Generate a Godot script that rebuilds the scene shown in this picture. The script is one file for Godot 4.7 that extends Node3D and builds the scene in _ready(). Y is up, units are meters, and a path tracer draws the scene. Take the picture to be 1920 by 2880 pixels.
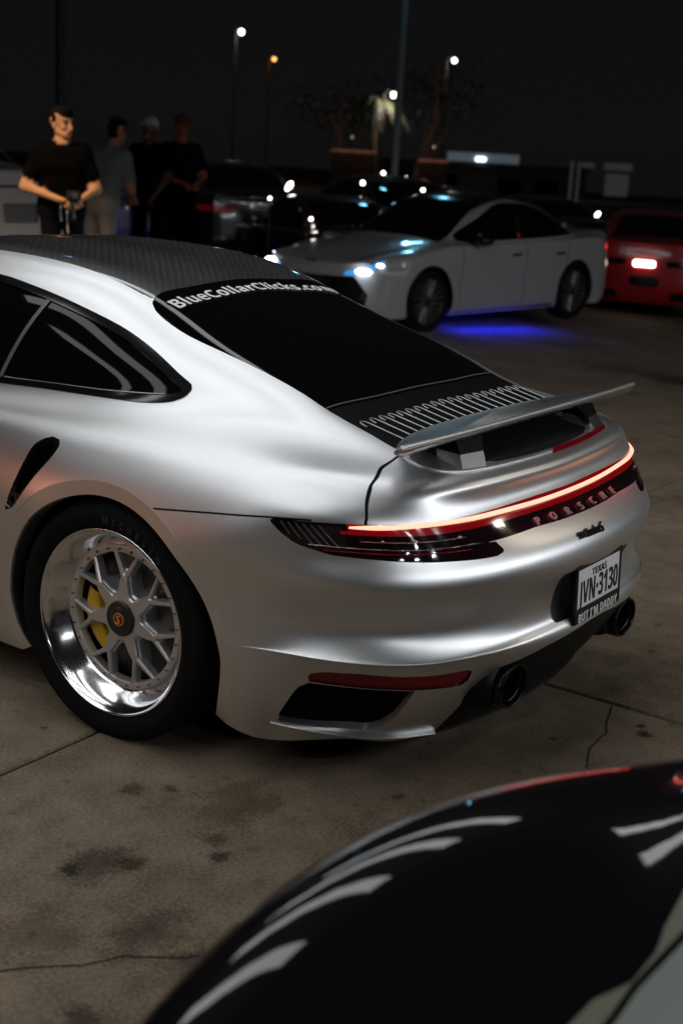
extends Node3D
# a silver coupe seen from its left rear corner on a concrete lot at night, among parked cars and standing people

func _ready() -> void:
	var cam := Camera3D.new()
	cam.name = "camera"
	add_child(cam)
	cam.position = Vector3(-3.57859, 1.72901, 2.60144)
	cam.rotation_order = EULER_ORDER_YXZ
	cam.rotation = Vector3(-0.26733, -0.97504, 0.05576)
	var lens := CameraAttributesPhysical.new()
	lens.frustum_focal_length = 31.51654
	lens.frustum_near = 0.05
	lens.frustum_far = 2000.0
	lens.frustum_focus_distance = 4.1
	lens.exposure_aperture = 1.9
	cam.attributes = lens
	cam.current = true
	var env := Environment.new()
	env.background_mode = Environment.BG_SKY
	var sky := ProceduralSkyMaterial.new()
	sky.sky_top_color = Color(0.0042, 0.0042, 0.0044).linear_to_srgb()
	sky.sky_horizon_color = Color(0.0050, 0.0049, 0.0049).linear_to_srgb()
	sky.ground_bottom_color = Color(0.004, 0.004, 0.004).linear_to_srgb()
	sky.ground_horizon_color = Color(0.0048, 0.0047, 0.0047).linear_to_srgb()
	env.sky = Sky.new()
	env.sky.sky_material = sky
	env.tonemap_mode = Environment.TONE_MAPPER_LINEAR
	env.tonemap_exposure = 1.0
	env.sdfgi_enabled = true
	env.ssao_enabled = true
	env.ssil_enabled = true
	var we := WorldEnvironment.new()
	we.name = "night_sky"
	we.environment = env
	add_child(we)
	materials()
	canopy_lights()
	build_ground()
	build_sports_car()
	build_others()

const WINDOW := [[-0.652, 0.943], [-0.459, 0.953], [-0.183, 0.964], [-0.051, 0.971], [0.020, 0.980], [0.058, 0.993], [0.072, 1.012], [0.062, 1.030], [0.011, 1.050], [-0.130, 1.108], [-0.289, 1.160], [-0.522, 1.214], [-0.712, 1.244], [-0.846, 1.257], [-1.050, 1.258], [-1.250, 1.232], [-1.500, 1.150], [-1.750, 1.020], [-1.840, 0.955], [-1.800, 0.925], [-1.500, 0.918], [-1.100, 0.925]]
const BLACKTOP := [[0.000, -0.302], [0.150, -0.300], [0.300, -0.292], [0.400, -0.283], [0.447, -0.270], [0.478, -0.245], [0.497, -0.200], [0.508, -0.130], [0.511, -0.057], [0.505, 0.050], [0.497, 0.200], [0.488, 0.420], [0.497, 0.584], [0.512, 0.680], [0.505, 0.735], [0.460, 0.760], [0.300, 0.785], [0.120, 0.795], [0.000, 0.797]]
const LAMP := [[1.252, 0.779], [1.211, 0.748], [1.159, 0.719], [1.061, 0.701], [0.920, 0.697], [0.776, 0.692], [0.637, 0.688], [0.555, 0.689], [0.537, 0.698], [0.544, 0.710], [0.589, 0.722], [0.350, 0.728], [0.200, 0.726], [0.080, 0.726], [-0.050, 0.726], [-0.050, 0.788], [0.100, 0.789], [0.300, 0.789], [0.600, 0.788], [0.750, 0.788], [0.850, 0.788], [0.950, 0.788], [1.050, 0.786], [1.150, 0.782]]
const FOG := [[1.123, 0.336], [1.102, 0.365], [1.060, 0.375], [0.950, 0.381], [0.859, 0.375], [0.741, 0.372], [0.626, 0.376], [0.631, 0.334], [0.654, 0.319], [0.799, 0.325], [0.874, 0.330], [0.987, 0.331]]
const VENT := [[1.123, 0.332], [1.150, 0.300], [1.182, 0.248], [1.213, 0.195], [1.188, 0.188], [1.073, 0.168], [0.931, 0.166], [0.887, 0.186], [0.848, 0.226], [0.823, 0.274], [0.800, 0.323], [0.874, 0.328], [0.987, 0.329]]
const DIFF := [[0.735, 0.000], [0.675, 0.132], [0.653, 0.177], [0.630, 0.220], [0.602, 0.273], [0.576, 0.318], [0.554, 0.347], [0.523, 0.360], [0.435, 0.372], [0.316, 0.391], [0.167, 0.403], [0.060, 0.412], [-0.050, 0.413], [-0.050, 0.000]]
const INTAKE := [[-0.406, 0.624], [-0.384, 0.620], [-0.342, 0.659], [-0.282, 0.736], [-0.230, 0.801], [-0.211, 0.840], [-0.223, 0.858], [-0.262, 0.858], [-0.312, 0.829], [-0.341, 0.762], [-0.375, 0.685]]
const DECKGAP := [[0.788, 0.787], [0.787, 0.793], [0.771, 0.823], [0.741, 0.855], [0.708, 0.879], [0.650, 0.896], [0.587, 0.908], [0.533, 0.919], [0.499, 0.924]]
const CAGE := {
	"R5": [0.000, 0.118, 0.932, 0.000, 0.250, 1.027, 0.000, 0.392, 1.112, 0.000, 0.448, 1.090, 0.000, 0.500, 1.082, 0.000, 0.555, 1.093, 0.000, 0.615, 1.112, 0.000, 0.690, 1.085, 0.000, 0.775, 0.985, 0.000, 0.836, 0.955, 0.000, 0.890, 0.895],
	"R4": [0.206, 0.118, 0.920, 0.213, 0.250, 1.015, 0.220, 0.392, 1.100, 0.218, 0.448, 1.078, 0.218, 0.500, 1.070, 0.218, 0.555, 1.081, 0.220, 0.615, 1.100, 0.218, 0.690, 1.073, 0.220, 0.775, 0.975, 0.220, 0.836, 0.946, 0.220, 0.892, 0.887],
	"R3": [0.405, 0.118, 0.885, 0.429, 0.250, 0.978, 0.449, 0.400, 1.054, 0.447, 0.432, 1.048, 0.442, 0.478, 1.028, 0.443, 0.540, 1.031, 0.450, 0.620, 1.059, 0.443, 0.690, 1.034, 0.450, 0.775, 0.955, 0.450, 0.838, 0.925, 0.440, 0.893, 0.865],
	"R2": [0.542, 0.118, 0.831, 0.590, 0.250, 0.914, 0.624, 0.402, 0.974, 0.629, 0.420, 0.983, 0.614, 0.470, 0.957, 0.614, 0.532, 0.957, 0.632, 0.620, 0.987, 0.619, 0.690, 0.965, 0.615, 0.780, 0.915, 0.610, 0.840, 0.885, 0.585, 0.889, 0.825],
	"R1": [0.625, 0.118, 0.771, 0.696, 0.250, 0.834, 0.748, 0.400, 0.879, 0.756, 0.418, 0.886, 0.733, 0.468, 0.866, 0.733, 0.530, 0.866, 0.759, 0.620, 0.889, 0.740, 0.700, 0.872, 0.735, 0.785, 0.845, 0.715, 0.835, 0.815, 0.690, 0.884, 0.755],
	"C": [0.686, 0.118, 0.674, 0.776, 0.250, 0.703, 0.843, 0.400, 0.724, 0.852, 0.418, 0.726, 0.826, 0.468, 0.718, 0.826, 0.530, 0.718, 0.856, 0.620, 0.728, 0.834, 0.700, 0.721, 0.838, 0.785, 0.710, 0.812, 0.838, 0.690, 0.775, 0.882, 0.645],
	"S1": [0.845, 0.125, 0.520, 0.888, 0.250, 0.520, 0.903, 0.396, 0.520, 0.904, 0.414, 0.520, 0.900, 0.463, 0.520, 0.898, 0.530, 0.520, 0.906, 0.620, 0.520, 0.913, 0.700, 0.520, 0.893, 0.783, 0.520, 0.866, 0.842, 0.520, 0.822, 0.888, 0.520],
	"S2": [0.870, 0.160, 0.360, 0.905, 0.265, 0.360, 0.925, 0.374, 0.360, 0.929, 0.394, 0.360, 0.931, 0.450, 0.360, 0.933, 0.530, 0.360, 0.939, 0.620, 0.360, 0.938, 0.690, 0.360, 0.913, 0.780, 0.360, 0.884, 0.843, 0.360, 0.838, 0.893, 0.360],
	"S3": [0.870, 0.160, 0.170, 0.910, 0.265, 0.170, 0.932, 0.374, 0.170, 0.936, 0.394, 0.170, 0.942, 0.450, 0.170, 0.949, 0.530, 0.170, 0.954, 0.620, 0.170, 0.950, 0.690, 0.170, 0.926, 0.775, 0.170, 0.896, 0.842, 0.170, 0.848, 0.898, 0.170],
	"S4": [0.870, 0.160, -0.050, 0.910, 0.265, -0.050, 0.932, 0.374, -0.050, 0.936, 0.394, -0.050, 0.942, 0.450, -0.050, 0.950, 0.530, -0.050, 0.956, 0.620, -0.050, 0.954, 0.690, -0.050, 0.934, 0.770, -0.050, 0.902, 0.840, -0.050, 0.852, 0.898, -0.050],
	"S5": [0.870, 0.150, -0.280, 0.900, 0.250, -0.280, 0.922, 0.360, -0.280, 0.926, 0.380, -0.280, 0.934, 0.445, -0.280, 0.942, 0.530, -0.280, 0.949, 0.620, -0.280, 0.949, 0.690, -0.280, 0.930, 0.770, -0.280, 0.900, 0.838, -0.280, 0.850, 0.892, -0.280],
	"S6": [0.850, 0.140, -0.550, 0.880, 0.230, -0.550, 0.895, 0.350, -0.550, 0.897, 0.380, -0.550, 0.904, 0.445, -0.550, 0.912, 0.530, -0.550, 0.918, 0.620, -0.550, 0.919, 0.690, -0.550, 0.906, 0.770, -0.550, 0.883, 0.835, -0.550, 0.842, 0.885, -0.550],
	"S7": [0.840, 0.140, -0.950, 0.860, 0.220, -0.950, 0.868, 0.340, -0.950, 0.870, 0.370, -0.950, 0.874, 0.440, -0.950, 0.879, 0.530, -0.950, 0.883, 0.620, -0.950, 0.884, 0.690, -0.950, 0.877, 0.770, -0.950, 0.865, 0.830, -0.950, 0.835, 0.875, -0.950],
	"S8": [0.840, 0.140, -1.450, 0.855, 0.220, -1.450, 0.862, 0.340, -1.450, 0.864, 0.370, -1.450, 0.868, 0.440, -1.450, 0.873, 0.530, -1.450, 0.877, 0.620, -1.450, 0.878, 0.690, -1.450, 0.873, 0.770, -1.450, 0.860, 0.825, -1.450, 0.830, 0.868, -1.450],
	"S9": [0.840, 0.140, -1.950, 0.865, 0.220, -1.950, 0.880, 0.340, -1.950, 0.883, 0.370, -1.950, 0.888, 0.440, -1.950, 0.896, 0.530, -1.950, 0.901, 0.620, -1.950, 0.901, 0.690, -1.950, 0.891, 0.770, -1.950, 0.870, 0.825, -1.950, 0.820, 0.870, -1.950],
	"S10": [0.840, 0.150, -2.300, 0.870, 0.240, -2.300, 0.890, 0.350, -2.300, 0.893, 0.380, -2.300, 0.900, 0.440, -2.300, 0.908, 0.530, -2.300, 0.912, 0.620, -2.300, 0.910, 0.690, -2.300, 0.893, 0.765, -2.300, 0.860, 0.820, -2.300, 0.790, 0.860, -2.300],
	"S11": [0.820, 0.160, -2.750, 0.850, 0.250, -2.750, 0.875, 0.350, -2.750, 0.878, 0.380, -2.750, 0.884, 0.440, -2.750, 0.890, 0.520, -2.750, 0.891, 0.600, -2.750, 0.882, 0.670, -2.750, 0.857, 0.735, -2.750, 0.820, 0.780, -2.750, 0.740, 0.810, -2.750],
	"FC": [0.760, 0.170, -3.000, 0.790, 0.250, -3.080, 0.800, 0.340, -3.120, 0.800, 0.370, -3.120, 0.800, 0.440, -3.120, 0.790, 0.520, -3.120, 0.785, 0.580, -3.110, 0.770, 0.640, -3.090, 0.740, 0.690, -3.060, 0.710, 0.715, -3.030, 0.660, 0.740, -2.990],
	"F1": [0.680, 0.160, -3.130, 0.680, 0.240, -3.230, 0.680, 0.340, -3.270, 0.680, 0.370, -3.270, 0.680, 0.430, -3.265, 0.680, 0.485, -3.258, 0.680, 0.543, -3.240, 0.680, 0.582, -3.215, 0.670, 0.630, -3.170, 0.653, 0.660, -3.130, 0.626, 0.690, -3.080],
	"F2": [0.560, 0.160, -3.210, 0.560, 0.240, -3.310, 0.560, 0.340, -3.350, 0.560, 0.370, -3.350, 0.560, 0.430, -3.345, 0.560, 0.458, -3.338, 0.560, 0.513, -3.320, 0.560, 0.550, -3.295, 0.552, 0.600, -3.250, 0.538, 0.630, -3.210, 0.515, 0.655, -3.160],
	"F3": [0.410, 0.160, -3.270, 0.410, 0.240, -3.370, 0.410, 0.340, -3.410, 0.410, 0.370, -3.410, 0.410, 0.430, -3.405, 0.410, 0.443, -3.398, 0.410, 0.496, -3.380, 0.410, 0.532, -3.355, 0.404, 0.585, -3.310, 0.394, 0.615, -3.270, 0.377, 0.635, -3.220],
	"F4": [0.200, 0.160, -3.305, 0.200, 0.240, -3.405, 0.200, 0.340, -3.445, 0.200, 0.370, -3.445, 0.200, 0.430, -3.440, 0.200, 0.439, -3.433, 0.200, 0.492, -3.415, 0.200, 0.527, -3.390, 0.197, 0.580, -3.345, 0.192, 0.610, -3.305, 0.184, 0.630, -3.255],
	"F5": [0.000, 0.160, -3.310, 0.000, 0.240, -3.410, 0.000, 0.340, -3.450, 0.000, 0.370, -3.450, 0.000, 0.430, -3.445, 0.000, 0.439, -3.438, 0.000, 0.492, -3.420, 0.000, 0.527, -3.395, 0.000, 0.580, -3.350, 0.000, 0.610, -3.310, 0.000, 0.630, -3.260],
	"T1": [0.735, 0.910, 0.520, 0.610, 0.935, 0.520, 0.485, 0.972, 0.520, 0.250, 0.972, 0.520, 0.000, 0.974, 0.520],
	"T2": [0.745, 0.928, 0.360, 0.625, 0.968, 0.360, 0.498, 1.025, 0.360, 0.250, 1.038, 0.360, 0.000, 1.045, 0.360],
	"T3": [0.748, 0.942, 0.170, 0.645, 1.000, 0.170, 0.502, 1.085, 0.170, 0.260, 1.108, 0.170, 0.000, 1.118, 0.170],
	"T4": [0.748, 0.948, -0.050, 0.665, 1.035, -0.050, 0.500, 1.145, -0.050, 0.260, 1.178, -0.050, 0.000, 1.190, -0.050],
	"T5": [0.745, 0.938, -0.280, 0.670, 1.070, -0.280, 0.485, 1.222, -0.280, 0.260, 1.250, -0.280, 0.000, 1.262, -0.280],
	"T6": [0.745, 0.925, -0.550, 0.675, 1.090, -0.550, 0.500, 1.283, -0.550, 0.260, 1.306, -0.550, 0.000, 1.316, -0.550],
	"T7": [0.745, 0.910, -0.950, 0.690, 1.090, -0.950, 0.500, 1.305, -0.950, 0.260, 1.328, -0.950, 0.000, 1.337, -0.950],
	"T8": [0.745, 0.900, -1.450, 0.690, 1.070, -1.450, 0.490, 1.270, -1.450, 0.260, 1.310, -1.450, 0.000, 1.320, -1.450],
	"T9": [0.740, 0.900, -1.950, 0.680, 1.000, -1.950, 0.530, 1.100, -1.950, 0.280, 1.150, -1.950, 0.000, 1.170, -1.950],
	"T10": [0.700, 0.870, -2.300, 0.600, 0.880, -2.300, 0.500, 0.900, -2.300, 0.280, 0.925, -2.300, 0.000, 0.935, -2.300],
	"T11": [0.640, 0.800, -2.750, 0.550, 0.790, -2.750, 0.420, 0.790, -2.750, 0.220, 0.795, -2.750, 0.000, 0.800, -2.750],
}


func materials() -> void:
	mat("satin", Color(0.79, 0.80, 0.81), 0.375, 1.0)
	mat("wing_metal", Color(0.55, 0.56, 0.58), 0.27, 1.0)
	mat("gloss_black", Color(0.006, 0.006, 0.006), 0.12)
	mat("cover_black", Color(0.004, 0.004, 0.004), 0.5, 0.0, {"metallic_specular": 0.2})
	mat("carrier", Color(0.012, 0.0125, 0.014), 0.3, 0.0, {"metallic_specular": 0.3})
	mat("rough_black", Color(0.005, 0.005, 0.005), 0.5, 0.0, {"metallic_specular": 0.35})
	mat("void_black", Color(0.003, 0.003, 0.003), 0.85, 0.0, {"metallic_specular": 0.12})
	mat("gap", Color(0.004, 0.004, 0.004), 0.7)
	mat("dark_glass", Color(0.003, 0.003, 0.0032), 0.04, 0.0, {"metallic_specular": 0.28})
	mat("trim_grey", Color(0.12, 0.12, 0.12), 0.3)
	mat("trim_bright", Color(0.5, 0.5, 0.5), 0.3, 0.6)
	mat("slat", Color(0.5, 0.5, 0.5), 0.3, 0.8)
	mat("chrome", Color(0.86, 0.86, 0.87), 0.13, 1.0)
	mat("wheel_silver", Color(0.62, 0.62, 0.63), 0.38, 0.8)
	mat("dark_metal", Color(0.03, 0.03, 0.03), 0.5, 0.5)
	mat("bolt", Color(0.2, 0.2, 0.2), 0.3, 1.0)
	mat("disc", Color(0.10, 0.095, 0.09), 0.45, 0.8)
	mat("caliper", Color(0.62, 0.38, 0.015), 0.4)
	mat("rubber", Color(0.006, 0.006, 0.006), 0.85, 0.0, {"metallic_specular": 0.25})
	mat("rubber_mark", Color(0.02, 0.02, 0.02), 0.8)
	mat("orange_mark", Color(0.75, 0.22, 0.015), 0.5)
	mat("letter_silver", Color(0.20, 0.185, 0.19), 0.5, 0.0)
	mat("badge_black", Color(0.005, 0.005, 0.005), 0.25)
	mat("sticker_white", Color(0.80, 0.80, 0.80), 0.6)
	mat("plate_white", Color(0.80, 0.80, 0.82), 0.5)
	mat("plate_black", Color(0.006, 0.006, 0.006), 0.3)
	mat("plate_ink", Color(0.008, 0.008, 0.010), 0.4)
	mat("exhaust_black", Color(0.006, 0.006, 0.006), 0.22, 0.3)
	mat("lamp_glass", Color(0.010, 0.004, 0.006), 0.06)
	mat("lamp_chrome", Color(0.55, 0.50, 0.53), 0.15, 1.0)
	mat("lamp_fin", Color(0.20, 0.20, 0.21), 0.3, 0.6)
	mat("red_reflector", Color(0.16, 0.004, 0.006), 0.12)
	glow("red_lens", Color(0.05, 0.001, 0.002), Color(1.0, 0.012, 0.02), 0.13, 0.1)
	glow("red_lens_dim", Color(0.10, 0.002, 0.004), Color(1.0, 0.01, 0.02), 0.03, 0.15)
	glow("bar_glow", Color(0.3, 0.05, 0.04), Color(1.0, 0.40, 0.28), 1.9, 0.3)
	# carbon weave
	var n := 32
	var weave := Image.create(n, n, false, Image.FORMAT_RGB8)
	for y in n:
		for x in n:
			var over := ((x / 8) + (y / 8)) % 4 < 2
			var f := (x % 8 if over else y % 8) / 7.0
			var v := 0.12 + (0.09 if over else 0.0) + 0.06 * (1.0 - absf(2.0 * f - 1.0))
			weave.set_pixel(x, y, Color(v, v, v * 1.0))
	var tex := ImageTexture.create_from_image(weave)
	mat("carbon", Color(0.9, 0.9, 0.9), 0.42, 0.0, {"albedo_texture": tex, "uv1_triplanar": true, "uv1_scale": Vector3(30, 30, 30), "clearcoat_enabled": true, "clearcoat": 1.0, "clearcoat_roughness": 0.06})
	mat("carbon_small", Color(0.5, 0.5, 0.5), 0.3, 0.0, {"albedo_texture": tex, "uv1_triplanar": true, "uv1_scale": Vector3(60, 60, 60)})

func canopy_lights() -> void:
	mat("canopy_grey", Color(0.05, 0.05, 0.05), 0.85)
	glow("canopy_lamp", Color(0.5, 0.5, 0.5), Color(1.0, 0.97, 0.93), 0.6)
	canopy("flat dark canopy roof with long white tubes running along the silver coupe", Vector3(-3.6, 4.8, -1.5), Vector2(12.6, 5.4), 9, 1, 0.40, 1.02, [[-8.5, -3.5], [-8.5, 1.0], [1.4, -3.9]])
	canopy("flat dark canopy roof with two rows of short white tubes behind the photographer", Vector3(2.0, 4.8, 10.6), Vector2(20.0, 6.0), 2, 7, 0.14, 3.2, [[-7.5, 10.5], [11.0, 10.5]])
	var post := thing("lamp_post", "steel lamp post with a warm lamp left of the standing people", "lamp post", Vector3(0.8, 0.0, -6.0))
	part("pole", lathe_y([[0.11, 0.0], [0.10, 1.5], [0.08, 5.6], [0.001, 5.62]], 20), MAT.canopy_grey, post)
	part("lamp_head", box_mesh(Vector3(0.4, 5.62, 0.0), Vector3(0.9, 0.10, 0.4), 0.02), MAT.canopy_grey, post)
	part("lamp_glass", box_mesh(Vector3(0.5, 5.56, 0.0), Vector3(0.6, 0.03, 0.3), 0.01), glow("post_lamp", Color(0.7, 0.6, 0.5), Color(1.0, 0.8, 0.6), 4.0), post)
	var spot := SpotLight3D.new()
	spot.name = "post_lamp_light"
	spot.light_color = Color(1.0, 0.84, 0.64)
	spot.light_energy = 46.0
	spot.light_size = 0.15
	spot.spot_angle = 12.0
	spot.spot_angle_attenuation = 0.6
	spot.spot_range = 40.0
	spot.shadow_enabled = true
	add_child(spot, true)
	spot.look_at_from_position(Vector3(1.3, 5.5, -6.0), Vector3(4.6, 1.1, -6.4))
	post = thing("lamp_post", "steel lamp post right of the lot, out beyond the blue tub", "lamp post", Vector3(7.6, -0.2, 5.0))
	part("pole", lathe_y([[0.11, 0.0], [0.10, 1.5], [0.08, 6.6], [0.001, 6.62]], 20), MAT.canopy_grey, post)
	part("lamp_head", box_mesh(Vector3(-0.4, 6.62, 0.0), Vector3(0.9, 0.10, 0.4), 0.02), MAT.canopy_grey, post)
	part("lamp_glass", box_mesh(Vector3(-0.5, 6.56, 0.0), Vector3(0.6, 0.03, 0.3), 0.01), MAT.post_lamp, post)
	area("post_lamp_light", Vector3(7.1, 6.3, 5.0), Vector2(0.6, 0.3), 4.0, Color(1.0, 0.95, 0.86)).look_at(Vector3(3.0, 0.0, 1.0))

func area(called: String, at: Vector3, size: Vector2, energy: float, c: Color) -> AreaLight3D:
	var l := AreaLight3D.new()
	l.name = called
	l.area_size = size
	l.light_energy = energy
	l.light_color = c
	l.area_range = 40.0
	l.area_attenuation = 2.0
	l.shadow_enabled = true
	add_child(l, true)
	l.position = at
	l.rotation.x = -PI / 2
	return l

# n rows of tubes; broken = 1: each runs the whole way along z, else rows along x of that many short tubes
func canopy(label: String, at: Vector3, size: Vector2, n: int, broken: int, wide: float, average: float, cols: Array) -> void:
	var can := thing("station_canopy", label, "canopy")
	part("canopy_roof", box_mesh(at + Vector3(0, 0.45, 0), Vector3(size.x + 1.0, 0.7, size.y + 0.6), 0.03), MAT.canopy_grey, can)
	for q in cols:
		part("canopy_column", box_mesh(Vector3(q[0], 2.44, q[1]), Vector3(0.4, 4.88, 0.4), 0.03), MAT.canopy_grey, can)
	var long := Vector2(0.6, wide) if broken > 1 else Vector2(wide, size.y)
	var tube_box := box_mesh(Vector3.ZERO, Vector3(long.x + 0.03, 0.08, long.y + 0.03), 0.01)
	for i in n:
		for j in broken:
			var k := (i + 0.5) / n - 0.5
			var p := at + (Vector3(((j + 0.5) / broken - 0.5) * size.x, 0.05, k * size.y) if broken > 1 else Vector3(k * size.x, 0.05, 0))
			part("canopy_light", tube_box, MAT.canopy_lamp, can).position = p
			area("canopy_tube_light", p + Vector3(0, -0.05, 0), long, average * size.x * size.y / n / broken / PI, Color(0.97, 0.985, 1.0))
# ---------------------------------------------------------------- helpers
var taken := {}
var MAT := {}

func numbered(called: String) -> String:
	if not taken.has(called):
		taken[called] = 0
		return called
	taken[called] += 1
	return "%s_%03d" % [called, taken[called]]

func mat(called: String, c: Color, rough := 0.6, metal := 0.0, more := {}) -> StandardMaterial3D:
	if MAT.has(called):
		return MAT[called]
	var m := StandardMaterial3D.new()
	m.resource_name = called
	m.albedo_color = Color(c.r, c.g, c.b).linear_to_srgb()
	m.roughness = rough
	m.metallic = metal
	for k in more:
		m.set(k, more[k])
	MAT[called] = m
	return m

func glow(called: String, base: Color, e: Color, energy: float, rough := 0.3) -> StandardMaterial3D:
	return mat(called, base, rough, 0.0, {"emission_enabled": true, "emission": Color(e.r, e.g, e.b).linear_to_srgb(), "emission_energy_multiplier": energy})

func thing(called: String, label: String, category: String, at := Vector3.ZERO, turn := 0.0, group := "") -> Node3D:
	var o := Node3D.new()
	o.name = numbered(called)
	add_child(o)
	o.position = at
	o.rotation.y = turn
	tag(o, label, category, group)
	return o

func tag(o: Node3D, label: String, category: String, group := "") -> Node3D:
	o.set_meta("label", label)
	o.set_meta("category", category)
	if group:
		o.set_meta("group", group)
	return o

func part(called: String, mesh: Mesh, m: Material, parent: Node3D = null) -> MeshInstance3D:
	var o := MeshInstance3D.new()
	o.mesh = mesh
	o.material_override = m
	if parent == null:
		o.name = numbered(called)
		add_child(o)
	else:
		o.name = called
		var k := 0
		while parent.has_node(NodePath(o.name)):
			k += 1
			o.name = "%s_%03d" % [called, k]
		parent.add_child(o)
	return o

func node_part(called: String, parent: Node3D) -> Node3D:
	var o := Node3D.new()
	o.name = called
	var k := 0
	while parent.has_node(NodePath(o.name)):
		k += 1
		o.name = "%s_%03d" % [called, k]
	parent.add_child(o)
	return o

func raw_mesh(pos: PackedVector3Array, nrm: PackedVector3Array, idx: PackedInt32Array, col := PackedColorArray(), uv := PackedVector2Array()) -> ArrayMesh:
	var a := []
	a.resize(Mesh.ARRAY_MAX)
	a[Mesh.ARRAY_VERTEX] = pos
	if nrm.size():
		a[Mesh.ARRAY_NORMAL] = nrm
	a[Mesh.ARRAY_INDEX] = idx
	if col.size():
		a[Mesh.ARRAY_COLOR] = col
	if uv.size():
		a[Mesh.ARRAY_TEX_UV] = uv
	var m := ArrayMesh.new()
	m.add_surface_from_arrays(Mesh.PRIMITIVE_TRIANGLES, a)
	return m

# grid of points (rows of equal length) -> smooth mesh; faces get turned so that they look along the hint at the first quad if asked
func grid_mesh(rows: Array, closed_u := false, flip := false, uvs := false) -> ArrayMesh:
	var nv: int = rows.size()
	var nu: int = rows[0].size()
	var pos := PackedVector3Array()
	var uv := PackedVector2Array()
	for v in nv:
		for u in nu:
			pos.append(rows[v][u])
			if uvs:
				uv.append(Vector2(float(u) / (nu - 1), float(v) / (nv - 1)))
	var idx := PackedInt32Array()
	for v in nv - 1:
		for u in (nu if closed_u else nu - 1):
			var a := v * nu + u
			var b := v * nu + (u + 1) % nu
			var c := b + nu
			var d := a + nu
			if flip:
				idx.append_array([a, c, b, a, d, c])
			else:
				idx.append_array([a, b, c, a, c, d])
	return raw_mesh(pos, smooth_normals(pos, idx), idx, PackedColorArray(), uv)

func smooth_normals(pos: PackedVector3Array, idx: PackedInt32Array) -> PackedVector3Array:
	var n := PackedVector3Array()
	n.resize(pos.size())
	for t in range(0, idx.size(), 3):
		var a := idx[t]
		var b := idx[t + 1]
		var c := idx[t + 2]
		var f := (pos[c] - pos[a]).cross(pos[b] - pos[a])
		n[a] += f
		n[b] += f
		n[c] += f
	for i in n.size():
		n[i] = n[i].normalized()
	return n

# profile of (x along axis, r); around the X axis
func lathe_x(profile: Array, seg := 64, from := 0.0, to := TAU) -> ArrayMesh:
	var rows := []
	for p in profile:
		var row := []
		for k in seg + 1:
			var t: float = from + (to - from) * k / seg
			row.append(Vector3(p[0], cos(t) * p[1], sin(t) * p[1]))
		rows.append(row)
	return grid_mesh(rows)

func lathe_y(profile: Array, seg := 32) -> ArrayMesh:
	var rows := []
	for p in profile:
		var row := []
		for k in seg + 1:
			var t: float = TAU * k / seg
			row.append(Vector3(cos(t) * p[0], p[1], sin(t) * p[0]))
		rows.append(row)
	return grid_mesh(rows, false, true)

func stool() -> SurfaceTool:
	var st := SurfaceTool.new()
	st.begin(Mesh.PRIMITIVE_TRIANGLES)
	return st

func quad(st: SurfaceTool, a: Vector3, b: Vector3, c: Vector3, d: Vector3) -> void:
	var n := (c - a).cross(b - a).normalized()
	for p in [a, b, c, a, c, d]:
		st.set_normal(n)
		st.add_vertex(p)

# flat convex hull from section to section: list of rings (equal count), flat shaded, capped
func loft(st: SurfaceTool, rings: Array, cap := true) -> void:
	for i in rings.size() - 1:
		var r0: Array = rings[i]
		var r1: Array = rings[i + 1]
		for k in r0.size():
			var j: int = (k + 1) % r0.size()
			quad(st, r0[k], r0[j], r1[j], r1[k])
	if cap:
		fan(st, rings[0], false)
		fan(st, rings[-1], true)

func fan(st: SurfaceTool, ring: Array, flip: bool) -> void:
	var c := Vector3.ZERO
	for p in ring:
		c += p
	c /= ring.size()
	for k in ring.size():
		var a: Vector3 = ring[k]
		var b: Vector3 = ring[(k + 1) % ring.size()]
		var tri := [c, a, b] if flip else [c, b, a]
		var n: Vector3 = (tri[2] - tri[0]).cross(tri[1] - tri[0]).normalized()
		for p in tri:
			st.set_normal(n)
			st.add_vertex(p)

func box(st: SurfaceTool, c: Vector3, s: Vector3, b := Basis.IDENTITY, bev := 0.0) -> void:
	var h := s / 2.0
	var e: float = minf(bev, minf(h.x, minf(h.y, h.z)) * 0.9)
	if e <= 0.0:
		e = 0.0
	var rings := []
	for q in [[-h.y, e], [-h.y + e, 0.0], [h.y - e, 0.0], [h.y, e]]:
		if e == 0.0 and (q[1] != e or rings.size() == 1 and q[0] < 0):
			continue
		var x: float = h.x - q[1]
		var z: float = h.z - q[1]
		var ring := []
		for p in [[x - e, -z], [x, -z + e], [x, z - e], [x - e, z], [-x + e, z], [-x, z - e], [-x, -z + e], [-x + e, -z]] if e > 0.0 else [[x, -z], [x, z], [-x, z], [-x, -z]]:
			ring.append(c + b * Vector3(p[0], q[0], p[1]))
		rings.append(ring)
	if e == 0.0:
		rings = []
		for y in [-h.y, h.y]:
			rings.append([c + b * Vector3(h.x, y, -h.z), c + b * Vector3(h.x, y, h.z), c + b * Vector3(-h.x, y, h.z), c + b * Vector3(-h.x, y, -h.z)])
	loft(st, rings)

func box_mesh(c: Vector3, s: Vector3, bev := 0.0, b := Basis.IDENTITY) -> ArrayMesh:
	var st := stool()
	box(st, c, s, b, bev)
	return st.commit()

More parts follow.
